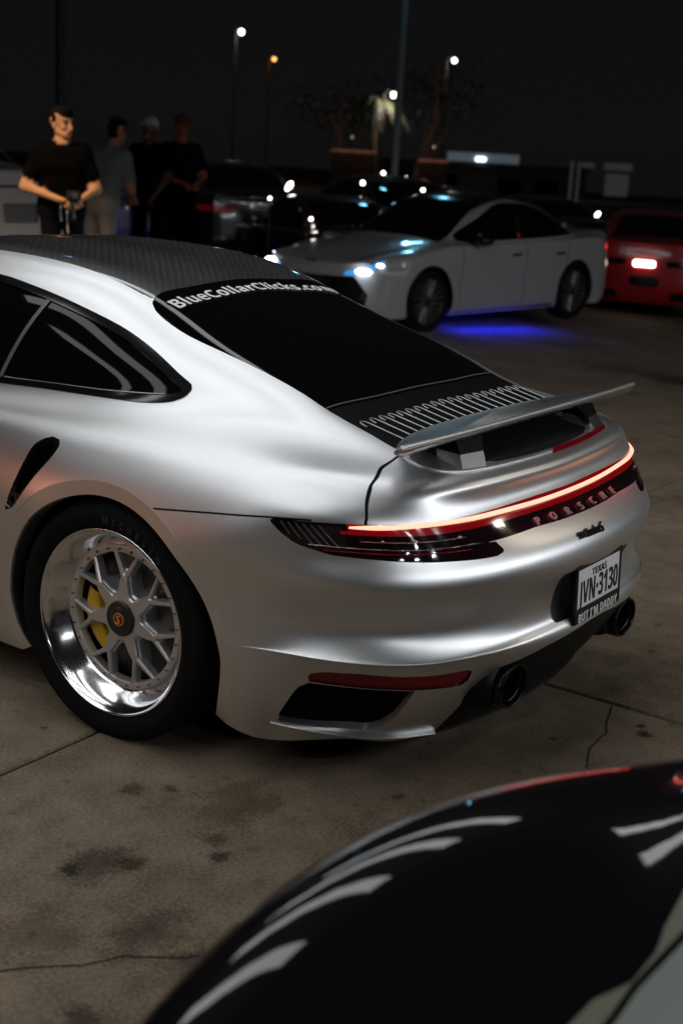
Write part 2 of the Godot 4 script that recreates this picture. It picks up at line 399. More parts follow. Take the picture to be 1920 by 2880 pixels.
# smooth tube along points, radius per point
func tube(path: Array, radii, seg := 10, flat := 1.0) -> ArrayMesh:
	var rows := []
	var n := path.size()
	var last_side := Vector3.ZERO
	for i in n:
		var d: Vector3 = (path[mini(i + 1, n - 1)] - path[maxi(i - 1, 0)]).normalized()
		var up := Vector3.UP if absf(d.y) < 0.95 else Vector3.RIGHT
		var side := d.cross(up).normalized()
		if last_side != Vector3.ZERO:
			side = (last_side - d * last_side.dot(d)).normalized()
		last_side = side
		var over := side.cross(d)
		var r: float = radii[i] if radii is Array else radii
		var row := []
		for k in seg:
			var t := TAU * k / seg
			row.append(path[i] + side * cos(t) * r + over * sin(t) * r * flat)
		rows.append(row)
	var first := []
	var lst := []
	for k in seg:
		first.append(path[0])
		lst.append(path[n - 1])
	rows.push_front(first)
	rows.push_back(lst)
	return grid_mesh(rows, true)

func catmull(pts: Array, per: int, closed := false) -> Array:
	var out := []
	var n := pts.size()
	for i in (n if closed else n - 1):
		var p0 = pts[(i - 1 + n) % n] if closed or i > 0 else pts[i]
		var p1 = pts[i]
		var p2 = pts[(i + 1) % n]
		var p3 = pts[(i + 2) % n] if closed or i + 2 < n else p2
		for k in per:
			var t := float(k) / per
			out.append(0.5 * (2.0 * p1 + (p2 - p0) * t + (2.0 * p0 - 5.0 * p1 + 4.0 * p2 - p3) * t * t + (3.0 * p1 - p0 - 3.0 * p2 + p3) * t * t * t))
	if not closed:
		out.append(pts[n - 1])
	return out

func v2(list: Array) -> Array:
	var o := []
	for p in list:
		o.append(Vector2(p[0], p[1]))
	return o

func poly(list: Array, per := 4, closed := true) -> PackedVector2Array:
	return PackedVector2Array(catmull(v2(list), per, closed))

# signed distance to a closed polygon, negative inside
func sdf(p: Vector2, g: PackedVector2Array) -> float:
	var best := 1e9
	var inside := false
	var n := g.size()
	var j := n - 1
	for i in n:
		var a := g[i]
		var b := g[j]
		var e := b - a
		var w := p - a
		var q := w - e * clampf(w.dot(e) / maxf(e.length_squared(), 1e-12), 0.0, 1.0)
		best = minf(best, q.length_squared())
		if (a.y > p.y) != (b.y > p.y) and p.x < (b.x - a.x) * (p.y - a.y) / (b.y - a.y) + a.x:
			inside = not inside
		j = i
	return -sqrt(best) if inside else sqrt(best)

func line_distance(p: Vector2, g: PackedVector2Array) -> float:
	var best := 1e9
	for i in g.size() - 1:
		var e := g[i + 1] - g[i]
		var w := p - g[i]
		best = minf(best, (w - e * clampf(w.dot(e) / e.length_squared(), 0.0, 1.0)).length_squared())
	return sqrt(best)

# ---------------------------------------------------------------- skins: a cage, subdivided, then cut along curves
var SP := PackedVector3Array()
var SN := PackedVector3Array()
var cut_cache := {}

func cage_quads(c: Dictionary) -> Array:
	var cols := []
	for k in ["R5", "R4", "R3", "R2", "R1", "C"]:
		cols.append(c[k])
	var ns := 0
	while c.has("S%d" % (ns + 1)):
		ns += 1
		cols.append(c["S%d" % ns])
	for k in ["FC", "F1", "F2", "F3", "F4", "F5"]:
		cols.append(c[k])
	var v := PackedVector3Array()
	var m: int = cols[0].size() / 3
	var ring := []
	for col in cols:
		var r := []
		for i in m:
			r.append(v.size())
			v.append(Vector3(-col[i * 3], col[i * 3 + 1], col[i * 3 + 2]))
		ring.append(r)
	var g := []
	var first := []
	for k in 6:
		first.append(ring[5 - k][m - 1])
	g.append(first)
	for i in ns:
		var row := [ring[6 + i][m - 1]]
		var t: Array = c["T%d" % (i + 1)]
		for k in 5:
			row.append(v.size())
			v.append(Vector3(-t[k * 3], t[k * 3 + 1], t[k * 3 + 2]))
		g.append(row)
	var fin := []
	for k in 6:
		fin.append(ring[6 + ns + k][m - 1])
	g.append(fin)
	var q := PackedInt32Array()
	for i in cols.size() - 1:
		for r in m - 1:
			q.append_array([ring[i][r], ring[i + 1][r], ring[i + 1][r + 1], ring[i][r + 1]])
	for i in g.size() - 1:
		for k in 5:
			q.append_array([g[i][k], g[i + 1][k], g[i + 1][k + 1], g[i][k + 1]])
	var n := v.size()
	var mirror := PackedInt32Array()
	for i in n:
		if absf(v[i].x) > 1e-6:
			mirror.append(v.size())
			v.append(v[i] * Vector3(-1, 1, 1))
		else:
			mirror.append(i)
	var nq := q.size()
	for i in range(0, nq, 4):
		q.append_array([mirror[q[i + 3]], mirror[q[i + 2]], mirror[q[i + 1]], mirror[q[i]]])
	return [v, q]

func limit_points(v: PackedVector3Array, q: PackedInt32Array) -> PackedVector3Array:
	var n := v.size()
	var e := PackedVector3Array()
	var f := PackedVector3Array()
	var c := PackedFloat32Array()
	var bs := PackedVector3Array()
	e.resize(n)
	f.resize(n)
	c.resize(n)
	bs.resize(n)
	var edges := {}
	for i in range(0, q.size(), 4):
		for k in 4:
			var a := q[i + k]
			var b := q[i + (k + 1) % 4]
			e[a] += v[b] + v[q[i + (k + 3) % 4]]
			f[a] += v[q[i + (k + 2) % 4]]
			c[a] += 1
			var key := mini(a, b) * 65536 + maxi(a, b)
			edges[key] = edges.get(key, 0) + 1
	var rim := {}
	for key in edges:
		if edges[key] == 1:
			var a: int = key / 65536
			var b: int = key % 65536
			bs[a] += v[b]
			bs[b] += v[a]
			rim[a] = true
			rim[b] = true
	var out := PackedVector3Array()
	for i in n:
		if rim.has(i):
			out.append((4.0 * v[i] + bs[i]) / 6.0)
		else:
			out.append((c[i] * c[i] * v[i] + 2.0 * e[i] + f[i]) / (c[i] * (c[i] + 5.0)))
	return out

func subdivide(v: PackedVector3Array, q: PackedInt32Array) -> Array:
	var n := v.size()
	var nf := q.size() / 4
	var fc := PackedVector3Array()
	fc.resize(nf)
	var edge := {}
	var ea := PackedInt32Array()
	var eb := PackedInt32Array()
	var ec := PackedInt32Array()
	var es := PackedVector3Array()
	var fe := PackedInt32Array()
	fe.resize(q.size())
	for i in nf:
		var c := (v[q[i * 4]] + v[q[i * 4 + 1]] + v[q[i * 4 + 2]] + v[q[i * 4 + 3]]) / 4.0
		fc[i] = c
		for k in 4:
			var a := q[i * 4 + k]
			var b := q[i * 4 + (k + 1) % 4]
			var key := mini(a, b) * 1000000 + maxi(a, b)
			var at: int = edge.get(key, -1)
			if at < 0:
				at = ea.size()
				edge[key] = at
				ea.append(a)
				eb.append(b)
				ec.append(1)
				es.append(c)
			else:
				ec[at] += 1
				es[at] += c
			fe[i * 4 + k] = at
	var ne := ea.size()
	var out := PackedVector3Array()
	out.resize(n + ne + nf)
	var fs := PackedVector3Array()
	fs.resize(n)
	var ms := PackedVector3Array()
	ms.resize(n)
	var bs := PackedVector3Array()
	bs.resize(n)
	var val := PackedInt32Array()
	val.resize(n)
	var bc := PackedInt32Array()
	bc.resize(n)
	for i in nf:
		for k in 4:
			var a := q[i * 4 + k]
			fs[a] += fc[i]
			val[a] += 1
		out[n + ne + i] = fc[i]
	for i in ne:
		var a := ea[i]
		var b := eb[i]
		var mid := (v[a] + v[b]) / 2.0
		ms[a] += mid
		ms[b] += mid
		if ec[i] == 1:
			out[n + i] = mid
			bs[a] += mid
			bs[b] += mid
			bc[a] += 1
			bc[b] += 1
		else:
			out[n + i] = (v[a] + v[b] + es[i]) / 4.0
	for i in n:
		if bc[i] > 0:
			out[i] = (bs[i] / bc[i] + v[i]) / 2.0
		else:
			var k := float(val[i])
			out[i] = (fs[i] / k + 2.0 * ms[i] / k + (k - 3.0) * v[i]) / k
	var nq := PackedInt32Array()
	nq.resize(nf * 16)
	var w := 0
	for i in nf:
		for k in 4:
			nq[w] = q[i * 4 + k]
			nq[w + 1] = n + fe[i * 4 + k]
			nq[w + 2] = n + ne + i
			nq[w + 3] = n + fe[i * 4 + (k + 3) % 4]
			w += 4
	return [out, nq]

# builds the skin into SP / SN and returns its triangles, wound for Godot (clockwise from outside)
func make_skin(c: Dictionary, levels: int, fit := 4) -> PackedInt32Array:
	var cq := cage_quads(c)
	var want: PackedVector3Array = cq[0].duplicate()
	var v: PackedVector3Array = cq[0]
	var q: PackedInt32Array = cq[1]
	for i in fit:
		var l := limit_points(v, q)
		for k in v.size():
			v[k] += 0.9 * (want[k] - l[k])
	for i in levels:
		var r := subdivide(v, q)
		v = r[0]
		q = r[1]
	var idx := PackedInt32Array()
	for i in range(0, q.size(), 4):
		idx.append_array([q[i], q[i + 2], q[i + 1], q[i], q[i + 3], q[i + 2]])
	SP = v
	SN = smooth_normals(v, idx)
	var top := 0
	for i in v.size():
		if v[i].y > v[top].y:
			top = i
	if SN[top].y < 0.0:
		for i in SN.size():
			SN[i] = -SN[i]
		for i in range(0, idx.size(), 3):
			var a := idx[i + 1]
			idx[i + 1] = idx[i + 2]
			idx[i + 2] = a
	return idx

# cuts triangles along the zero line of fn(position); [where it is negative, the rest]
func split(t: PackedInt32Array, fn: Callable) -> Array:
	var val := PackedFloat32Array()
	val.resize(SP.size())
	val.fill(1e30)
	var neg := PackedInt32Array()
	var rest := PackedInt32Array()
	var cuts := {}
	for i in range(0, t.size(), 3):
		var s := 0
		for k in 3:
			var a := t[i + k]
			if val[a] > 1e29:
				val[a] = fn.call(SP[a])
			if val[a] < 0.0:
				s += 1 << k
		if s == 7:
			neg.append_array([t[i], t[i + 1], t[i + 2]])
			continue
		if s == 0:
			rest.append_array([t[i], t[i + 1], t[i + 2]])
			continue
		var lone := 0
		if s == 1 or s == 6:
			lone = 0
		elif s == 2 or s == 5:
			lone = 1
		else:
			lone = 2
		var a := t[i + lone]
		var b := t[i + (lone + 1) % 3]
		var c := t[i + (lone + 2) % 3]
		var ab := cut_at(a, b, val, cuts)
		var ac := cut_at(a, c, val, cuts)
		if val[a] < 0.0:
			neg.append_array([a, ab, ac])
			rest.append_array([ab, b, c, ab, c, ac])
		else:
			rest.append_array([a, ab, ac])
			neg.append_array([ab, b, c, ab, c, ac])
	return [neg, rest]

func cut_at(a: int, b: int, val: PackedFloat32Array, cuts: Dictionary) -> int:
	var key := mini(a, b) * 1000000 + maxi(a, b)
	if cuts.has(key):
		return cuts[key]
	var k := clampf(val[a] / (val[a] - val[b]), 0.001, 0.999)
	var at := SP.size()
	SP.append(SP[a].lerp(SP[b], k))
	SN.append(SN[a].lerp(SN[b], k).normalized())
	cuts[key] = at
	return at

# triangles whose every corner passes a quick test, and the others
func pick(t: PackedInt32Array, fn: Callable) -> Array:
	var yes := PackedInt32Array()
	var no := PackedInt32Array()
	for i in range(0, t.size(), 3):
		if fn.call((SP[t[i]] + SP[t[i + 1]] + SP[t[i + 2]]) / 3.0):
			yes.append_array([t[i], t[i + 1], t[i + 2]])
		else:
			no.append_array([t[i], t[i + 1], t[i + 2]])
	return [yes, no]

func carve(t: PackedInt32Array, near: Callable, fn: Callable) -> Array:
	var p := pick(t, near)
	var s := split(p[0], fn)
	var rest: PackedInt32Array = p[1]
	rest.append_array(s[1])
	return [s[0], rest]

func skin_mesh(t: PackedInt32Array, offset := 0.0) -> ArrayMesh:
	var map := {}
	var pos := PackedVector3Array()
	var nrm := PackedVector3Array()
	var idx := PackedInt32Array()
	for a in t:
		if not map.has(a):
			map[a] = pos.size()
			pos.append(SP[a] + SN[a] * offset)
			nrm.append(SN[a])
		idx.append(map[a])
	return raw_mesh(pos, nrm, idx)

func rim_edges(t: PackedInt32Array) -> Array:
	var seen := {}
	for i in range(0, t.size(), 3):
		for k in 3:
			seen[Vector2i(t[i + k], t[i + (k + 1) % 3])] = true
	var out := []
	for e in seen:
		if not seen.has(Vector2i(e.y, e.x)):
			out.append(e)
	return out

# walls from a region's rim down to depth (along the normals)
func wall_mesh(t: PackedInt32Array, depth: float, keep = null, outside := 0.0) -> ArrayMesh:
	var st := stool()
	var any := false
	for e in rim_edges(t):
		if keep != null and not keep.call(SP[e.x]):
			continue
		any = true
		var a := SP[e.x] + SN[e.x] * outside
		var b := SP[e.y] + SN[e.y] * outside
		quad(st, a, b, SP[e.y] - SN[e.y] * depth, SP[e.x] - SN[e.x] * depth)
	return st.commit() if any else null

func recess(t: PackedInt32Array, depth: float, called: String, m: Material, parent: Node3D, wall_material: Material = null) -> void:
	if t.is_empty():
		return
	var o := part(called, skin_mesh(t, -depth), m, parent)
	var w := wall_mesh(t, depth)
	if w:
		part("surround", w, wall_material if wall_material else m, o)

# point of the present skin seen from behind (x, y) or from above (x, z)
func skin_rear(x: float, y: float, list: PackedInt32Array) -> Array:
	var p := Vector2(x, y)
	var best := -1e9
	var out := [Vector3(x, y, 1.0), Vector3.BACK]
	for i in range(0, list.size(), 3):
		var a := SP[list[i]]
		var b := SP[list[i + 1]]
		var c := SP[list[i + 2]]
		if minf(a.x, minf(b.x, c.x)) > x or maxf(a.x, maxf(b.x, c.x)) < x or minf(a.y, minf(b.y, c.y)) > y or maxf(a.y, maxf(b.y, c.y)) < y:
			continue
		var w := bary(p, Vector2(a.x, a.y), Vector2(b.x, b.y), Vector2(c.x, c.y))
		if minf(w.x, minf(w.y, w.z)) < -0.001:
			continue
		var z := a.z * w.x + b.z * w.y + c.z * w.z
		if z > best:
			best = z
			out = [Vector3(x, y, z), (SN[list[i]] * w.x + SN[list[i + 1]] * w.y + SN[list[i + 2]] * w.z).normalized()]
	return out

func skin_top(x: float, z: float, list: PackedInt32Array) -> Array:
	var p := Vector2(x, z)
	var best := -1e9
	var out := [Vector3(x, 1.0, z), Vector3.UP]
	for i in range(0, list.size(), 3):
		var a := SP[list[i]]
		var b := SP[list[i + 1]]
		var c := SP[list[i + 2]]
		if minf(a.x, minf(b.x, c.x)) > x or maxf(a.x, maxf(b.x, c.x)) < x or minf(a.z, minf(b.z, c.z)) > z or maxf(a.z, maxf(b.z, c.z)) < z:
			continue
		var w := bary(p, Vector2(a.x, a.z), Vector2(b.x, b.z), Vector2(c.x, c.z))
		if minf(w.x, minf(w.y, w.z)) < -0.001:
			continue
		var y := a.y * w.x + b.y * w.y + c.y * w.z
		if y > best:
			best = y
			out = [Vector3(x, y, z), (SN[list[i]] * w.x + SN[list[i + 1]] * w.y + SN[list[i + 2]] * w.z).normalized()]
	return out

func bary(p: Vector2, a: Vector2, b: Vector2, c: Vector2) -> Vector3:
	var d := (b.y - c.y) * (a.x - c.x) + (c.x - b.x) * (a.y - c.y)
	if absf(d) < 1e-12:
		return Vector3(-1, -1, -1)
	var u := ((b.y - c.y) * (p.x - c.x) + (c.x - b.x) * (p.y - c.y)) / d
	var v := ((c.y - a.y) * (p.x - c.x) + (a.x - c.x) * (p.y - c.y)) / d
	return Vector3(u, v, 1.0 - u - v)

func letter_mesh(ch: String, height: float, depth: float, weight := 700, family := "Droid Sans") -> TextMesh:
	var f := SystemFont.new()
	f.font_names = PackedStringArray([family])
	f.font_weight = weight
	var t := TextMesh.new()
	t.text = ch
	t.font = f
	t.font_size = 64
	t.pixel_size = height / 46.0
	t.depth = depth
	t.curve_step = 2.0
	return t

func letter_width(ch: String, height: float, weight := 700) -> float:
	var f := SystemFont.new()
	f.font_names = PackedStringArray(["Droid Sans"])
	f.font_weight = weight
	return f.get_string_size(ch, HORIZONTAL_ALIGNMENT_LEFT, -1, 64).x * height / 46.0
# ---------------------------------------------------------------- the silver sports car
func phi_y(p: Vector3) -> Vector2:
	return Vector2(atan2(absf(p.x), p.z - 0.25) * 0.85, p.y)

func phi_poly(list: Array) -> PackedVector2Array:
	var o := PackedVector2Array()
	for p in list:
		o.append(Vector2(p[0] * 0.85, p[1]))
	return o

func arch_in(y: float, z: float) -> float:
	var r := sqrt(z * z + (y - 0.352) * (y - 0.352))
	return 0.383 + 0.04 * pow(clampf(1.0 - (y - 0.352) / maxf(r, 0.01), 0.0, 1.0), 1.5)

func gap_height(z: float) -> float:
	var g := [[0.10, 0.731], [0.179, 0.738], [0.373, 0.761], [0.544, 0.779], [0.646, 0.786], [0.80, 0.790]]
	for i in g.size() - 1:
		if z <= g[i + 1][0]:
			return lerpf(g[i][1], g[i + 1][1], clampf((z - g[i][0]) / (g[i + 1][0] - g[i][0]), 0.0, 1.0))
	return 0.790

func arch_lip(rest: PackedInt32Array, zc: float, side: float, r_out: Callable, r_in: Callable, deep: float) -> ArrayMesh:
	var st := stool()
	for e in rim_edges(rest):
		var a := SP[e.x]
		var b := SP[e.y]
		if a.x * side < 0.5 or b.x * side < 0.5:
			continue
		var ra := sqrt((a.z - zc) * (a.z - zc) + (a.y - 0.352) * (a.y - 0.352))
		var rb := sqrt((b.z - zc) * (b.z - zc) + (b.y - 0.352) * (b.y - 0.352))
		if absf(ra - r_out.call(a)) > 0.004 or absf(rb - r_out.call(b)) > 0.004:
			continue
		var rings := []
		for p in [a, b]:
			var r: float = sqrt((p.z - zc) * (p.z - zc) + (p.y - 0.352) * (p.y - 0.352))
			var k: float = r_in.call(p) / r
			var c := Vector3(p.x, 0.352, zc)
			var q: Vector3 = c + (p - c) * k
			rings.append([p, c + (p - c) * lerpf(1.0, k, 0.1) + Vector3(side * 0.0015, 0, 0), q + Vector3(side * 0.001, 0, 0), q + Vector3(-side * 0.006, 0, 0) - (p - c).normalized() * 0.003, q + Vector3(-side * deep, 0, 0)])
		for k in 4:
			quad(st, rings[0][k], rings[1][k], rings[1][k + 1], rings[0][k + 1])
	return st.commit()

func wheel_star(r_hub: float, r_arm: float, arms: int, power: float, x_front: float, depth: float, hole: float, grow := 0.0) -> ArrayMesh:
	var st := stool()
	var n := arms * 24
	var ring := []
	for k in n:
		var t := TAU * k / n
		var w := pow(0.5 + 0.5 * cos(t * arms), power)
		ring.append([cos(t), sin(t), lerpf(r_hub, r_arm, w) + grow])
	for k in n:
		var a: Array = ring[k]
		var b: Array = ring[(k + 1) % n]
		var pts := []
		for q in [a, b]:
			var e: float = q[2]
			pts.append([Vector3(x_front - 0.004, q[0] * hole, q[1] * hole), Vector3(x_front, q[0] * (e - 0.006), q[1] * (e - 0.006)), Vector3(x_front + 0.004, q[0] * e, q[1] * e), Vector3(x_front + depth, q[0] * (e + 0.004), q[1] * (e + 0.004))])
		for i in 3:
			quad(st, pts[0][i], pts[1][i], pts[1][i + 1], pts[0][i + 1])
	return st.commit()

# a bar from a to b lying in the wheel's plane (x is the axle), chamfered at the front
func wheel_bar(st: SurfaceTool, a: Vector3, b: Vector3, wa: float, wb: float, depth: float) -> void:
	var d := (b - a)
	d.x = 0
	var s := Vector3.RIGHT.cross(d.normalized())
	var rings := []
	for q in [[a, wa], [b, wb]]:
		var p: Vector3 = q[0]
		var w: float = q[1] * 0.5
		rings.append([p + s * w * 0.55, p + s * w + Vector3(0.006, 0, 0), p + s * w * 1.25 + Vector3(depth, 0, 0), p - s * w * 1.25 + Vector3(depth, 0, 0), p - s * w + Vector3(0.006, 0, 0), p - s * w * 0.55])
	loft(st, rings)

# the wheel; its outer side looks towards -x, x = 0 is the lip's plane
func dish_wheel(parent: Node3D, at: Vector3, turned: bool, caliper: bool) -> Node3D:
	var w := node_part("wheel", parent)
	w.position = at
	if turned:
		w.rotation.y = PI
	part("tyre", lathe_x([[0.004, 0.272], [0.0, 0.284], [-0.010, 0.288], [-0.019, 0.302], [-0.022, 0.318], [-0.0215, 0.322], [-0.0225, 0.326], [-0.018, 0.341], [-0.008, 0.352], [0.012, 0.3595], [0.04, 0.3615], [0.07, 0.362], [0.072, 0.355], [0.082, 0.355], [0.084, 0.362], [0.15, 0.3625], [0.152, 0.355], [0.164, 0.355], [0.166, 0.362], [0.25, 0.3615], [0.28, 0.353], [0.295, 0.33], [0.28, 0.285], [0.2, 0.27]], 96), MAT.rubber, w)
	part("rim_lip", lathe_x([[0.004, 0.279], [-0.004, 0.2835], [-0.0075, 0.2815], [-0.0078, 0.2785], [-0.004, 0.276], [0.0, 0.2735], [0.004, 0.267], [0.010, 0.2605], [0.022, 0.2505], [0.040, 0.2380], [0.055, 0.2275], [0.062, 0.2215], [0.064, 0.214]], 96), MAT.chrome, w)
	part("rim_barrel", lathe_x([[0.066, 0.212], [0.080, 0.213], [0.14, 0.225], [0.26, 0.245], [0.285, 0.27]], 72), MAT.dark_metal, w)
	part("rim_ring", lathe_x([[0.066, 0.2205], [0.0585, 0.2195], [0.057, 0.2175], [0.057, 0.2005], [0.060, 0.198], [0.085, 0.196]], 96), MAT.wheel_silver, w)
	var st := stool()
	for k in 28:
		var t := TAU * (k + 0.5) / 28
		var c := Vector3(0.0565, cos(t) * 0.209, sin(t) * 0.209)
		var rings := []
		for q in [[0.0, 0.0045], [-0.004, 0.0045], [-0.0055, 0.003]]:
			var ring := []
			for j in 6:
				ring.append(c + Vector3(q[0], cos(j * TAU / 6) * q[1], sin(j * TAU / 6) * q[1]))
			rings.append(ring)
		loft(st, rings)
	part("rim_bolts", st.commit(), MAT.bolt, w)
	part("hub_star", wheel_star(0.074, 0.140, 7, 2.4, 0.050, 0.045, 0.04), MAT.wheel_silver, w)
	part("hub_step", wheel_star(0.076, 0.146, 7, 2.0, 0.062, 0.05, 0.05, 0.006), MAT.wheel_silver, w)
	for k in 7:
		var t := TAU * k / 7
		var sp := stool()
		for s in [-1.0, 1.0]:
			var e: float = t + s * TAU / 28.0
			wheel_bar(sp, Vector3(0.0505, cos(t) * 0.122, sin(t) * 0.122), Vector3(0.0565, cos(e) * 0.203, sin(e) * 0.203), 0.017, 0.0095, 0.030)
		part("spoke", sp.commit(), MAT.wheel_silver, w)
	part("centre_lock", lathe_x([[0.052, 0.054], [0.042, 0.053], [0.039, 0.050], [0.039, 0.044], [0.041, 0.042], [0.039, 0.036], [0.036, 0.024], [0.0355, 0.0001]], 48), MAT.carbon_small, w)
	st = stool()
	var tm := letter_mesh("S", 0.026, 0.003)
	var b := Basis(Vector3.UP, -PI / 2)
	st.append_from(tm, 0, Transform3D(b, Vector3(0.0352, -0.001, 0)))
	var ring := lathe_x([[0.0360, 0.0165], [0.0345, 0.0175], [0.0345, 0.0195], [0.0360, 0.0205]], 32)
	st.append_from(ring, 0, Transform3D(Basis.IDENTITY, Vector3.ZERO))
	part("cap_emblem", st.commit(), MAT.orange_mark, w)
	st = stool()
	var word := "MICHELIN"
	for k in word.length():
		var t := -0.30 - 0.085 * (k - 3.5) * -1.0
		t = 0.32 + 0.1 * (k - 3.5)
		# around the axle: up is radial
		var up := Vector3(0, cos(t), sin(t))
		var bb := Basis(up.cross(Vector3.LEFT), up, Vector3.LEFT)
		st.append_from(letter_mesh(word[k], 0.020, 0.002), 0, Transform3D(bb, Vector3(-0.0215, cos(t) * 0.3135, sin(t) * 0.3135)))
	part("tyre_lettering", st.commit(), MAT.rubber_mark, w)
	var disc := part("brake_disc", lathe_x([[0.11, 0.06], [0.105, 0.10], [0.105, 0.198], [0.125, 0.198], [0.125, 0.06]], 64), MAT.disc, w)
	disc.position.x = 0.005
	if caliper:
		var rows := []
		for k in 15:
			var t: float = lerpf(-0.30, 0.92, k / 14.0) + PI * 0.5
			# angle from up towards the front
			var e := 0.010 * absf(k - 7) / 7.0
			var row := []
			for q in [[0.112, 0.116 + e], [0.088, 0.118 + e], [0.080, 0.126 + e], [0.080, 0.172 - e], [0.088, 0.184 - e], [0.112, 0.188 - e]]:
				row.append(Vector3(q[0], cos(t) * q[1], -sin(t) * q[1]))
			rows.append(row)
		part("brake_caliper", grid_mesh(rows), MAT.caliper, w)
	return w

func build_sports_car() -> void:
	var car := thing("sports_car", "satin silver rear-engined coupe with raised rear wing and lit red light bar", "car")
	var t := make_skin(CAGE, 3)
	var r_in := func(p: Vector3) -> float: return arch_in(p.y, p.z)
	var r_out := func(p: Vector3) -> float: return arch_in(p.y, p.z) + 0.047
	var s: Array = carve(t, func(p): return absf(p.x) > 0.6 and absf(p.z) < 0.62 and p.y < 0.92, func(p): return sqrt(p.z * p.z + (p.y - 0.352) * (p.y - 0.352)) - r_out.call(p))
	t = s[1]
	var f_out := func(p: Vector3) -> float: return 0.405
	var f_in := func(p: Vector3) -> float: return 0.37
	s = carve(t, func(p): return absf(p.x) > 0.6 and absf(p.z + 2.45) < 0.55 and p.y < 0.85, func(p): return sqrt((p.z + 2.45) * (p.z + 2.45) + (p.y - 0.352) * (p.y - 0.352)) - 0.405)
	t = s[1]
	for side in [-1.0, 1.0]:
		part("wheel_arch", arch_lip(t, 0.0, side, r_out, r_in, 0.06), MAT.satin, car)
		part("wheel_arch", arch_lip(t, -2.45, side, f_out, f_in, 0.05), MAT.satin, car)
	# side windows
	var win := poly(WINDOW, 4)
	s = carve(t, func(p): return absf(p.x) > 0.4 and p.y > 0.88 and p.z < 0.16 and p.z > -1.95, func(p): return sdf(Vector2(p.z, p.y), win))
	t = s[1]
	var w: Array = split(s[0], func(p): return sdf(Vector2(p.z, p.y), win) + 0.019)
	var pillar_at := func(p: Vector3) -> float: return (p.z + 0.668 - (p.y - 0.93) * 0.348) * 0.944
	var pa: Array = split(w[0], func(p): return pillar_at.call(p) - 0.008)
	var pb: Array = split(pa[0], func(p): return pillar_at.call(p) + 0.008)
	var pil := [pb[1], pa[1]]
	pil[1].append_array(pb[0])
	for side in [-1.0, 1.0]:
		var mine := func(p: Vector3) -> bool: return p.x * side > 0.0
		var fr: PackedInt32Array = pick(w[1], mine)[0]
		var o := part("window_frame", skin_mesh(fr, 0.003), MAT.gloss_black, car)
		part("frame_edge", wall_mesh(fr, 0.006, null, 0.003), MAT.gloss_black, o)
		part("pillar_trim", skin_mesh(pick(pil[0], mine)[0], 0.001), MAT.trim_grey, car)
		var gl: Array = pick(pick(pil[1], mine)[0], func(p): return p.z > -0.668 + (p.y - 0.93) * 0.348)
		part("quarter_window", skin_mesh(gl[0], -0.004), MAT.dark_glass, car)
		part("door_window", skin_mesh(gl[1], -0.004), MAT.dark_glass, car)
		# a thin bright bead along the lower edge of the glass
		var bead := []
		for k in 14:
			var z := lerpf(-0.64, 0.0, k / 13.0)
			var y := lerpf(0.965, 0.999, pow(k / 13.0, 1.5))
			var h := skin_side(z, y, side, pick(gl[0], func(p): return true)[0])
			if h[0] != Vector3.ZERO:
				bead.append(h[0])
		if bead.size() > 3:
			part("window_bead", tube(bead, 0.0022, 6), MAT.trim_bright, car)
	# rear window and engine cover, carbon roof, windscreen
	var half := []
	for p in BLACKTOP:
		half.append(Vector2(p[0], p[1]))
	half = catmull(half, 4)
	var bt := PackedVector2Array(half)
	for k in range(half.size() - 1, -1, -1):
		if half[k].x > 1e-4:
			bt.append(Vector2(-half[k].x, half[k].y))
	s = carve(t, func(p): return absf(p.x) < 0.6 and p.y > 0.8 and p.z > -0.36 and p.z < 0.9, func(p): return sdf(Vector2(p.x, p.z), bt))
	t = s[1]
	var black_all: PackedInt32Array = s[0]
	var g: Array = split(s[0], func(p): return p.z - 0.430)
	var glass_rear: PackedInt32Array = g[0]
	var rw := part("rear_window", skin_mesh(g[0], -0.002), MAT.dark_glass, car)
	part("window_edge", wall_mesh(black_all, 0.006), MAT.gloss_black, rw)
	var cover := part("engine_cover", skin_mesh(g[1], -0.006), MAT.cover_black, car)
	s = carve(t, func(p): return absf(p.x) < 0.6 and p.y > 1.1, func(p): return maxf(absf(p.x) - 0.457, maxf(p.z + 0.27, -p.z - 1.42)))
	t = s[1]
	part("carbon_roof", skin_mesh(s[0]), MAT.carbon, car)
	var ws := poly([[0, -1.44], [0.4, -1.455], [0.47, -1.50], [0.60, -2.0], [0.62, -2.18], [0.5, -2.27], [0.2, -2.32], [0, -2.33]], 3, false)
	var wsm := PackedVector2Array(ws)
	for k in range(ws.size() - 1, -1, -1):
		wsm.append(Vector2(-ws[k].x, ws[k].y))
	s = carve(t, func(p): return absf(p.x) < 0.7 and p.y > 0.85 and p.z < -1.4, func(p): return sdf(Vector2(p.x, p.z), wsm))
	t = s[1]
	part("windscreen", skin_mesh(s[0], -0.002), MAT.dark_glass, car)
	# tail lamps with the strip between them
	var lamp := phi_poly(LAMP)
	var near_rear := func(p: Vector3) -> bool: return p.z > 0.42 and p.y < 0.84
	s = carve(t, near_rear, func(p): return sdf(phi_y(p), lamp))
	t = s[1]
	var lens: PackedInt32Array = s[0]
	var tail := node_part("tail_lamp", car)
	var edge := part("lamp_edge", wall_mesh(lens, 0.012), MAT.gloss_black, tail)
	s = split(lens, func(p): return 0.7585 - p.y + 100.0 * maxf(0.0, phi_y(p).x - 0.885))
	part("light_bar_lens", skin_mesh(s[0], -0.003), MAT.red_lens, tail)
	part("lamp_lens", skin_mesh(s[1], -0.003), MAT.lamp_glass, tail)
	# gaps
	var deck_gap := PackedVector2Array(catmull(v2(DECKGAP), 4))
	var gap_near := func(p: Vector3) -> bool: return absf(p.x) > 0.7 and p.z > 0.05 and p.z < 0.66 and p.y > 0.70 and p.y < 0.82
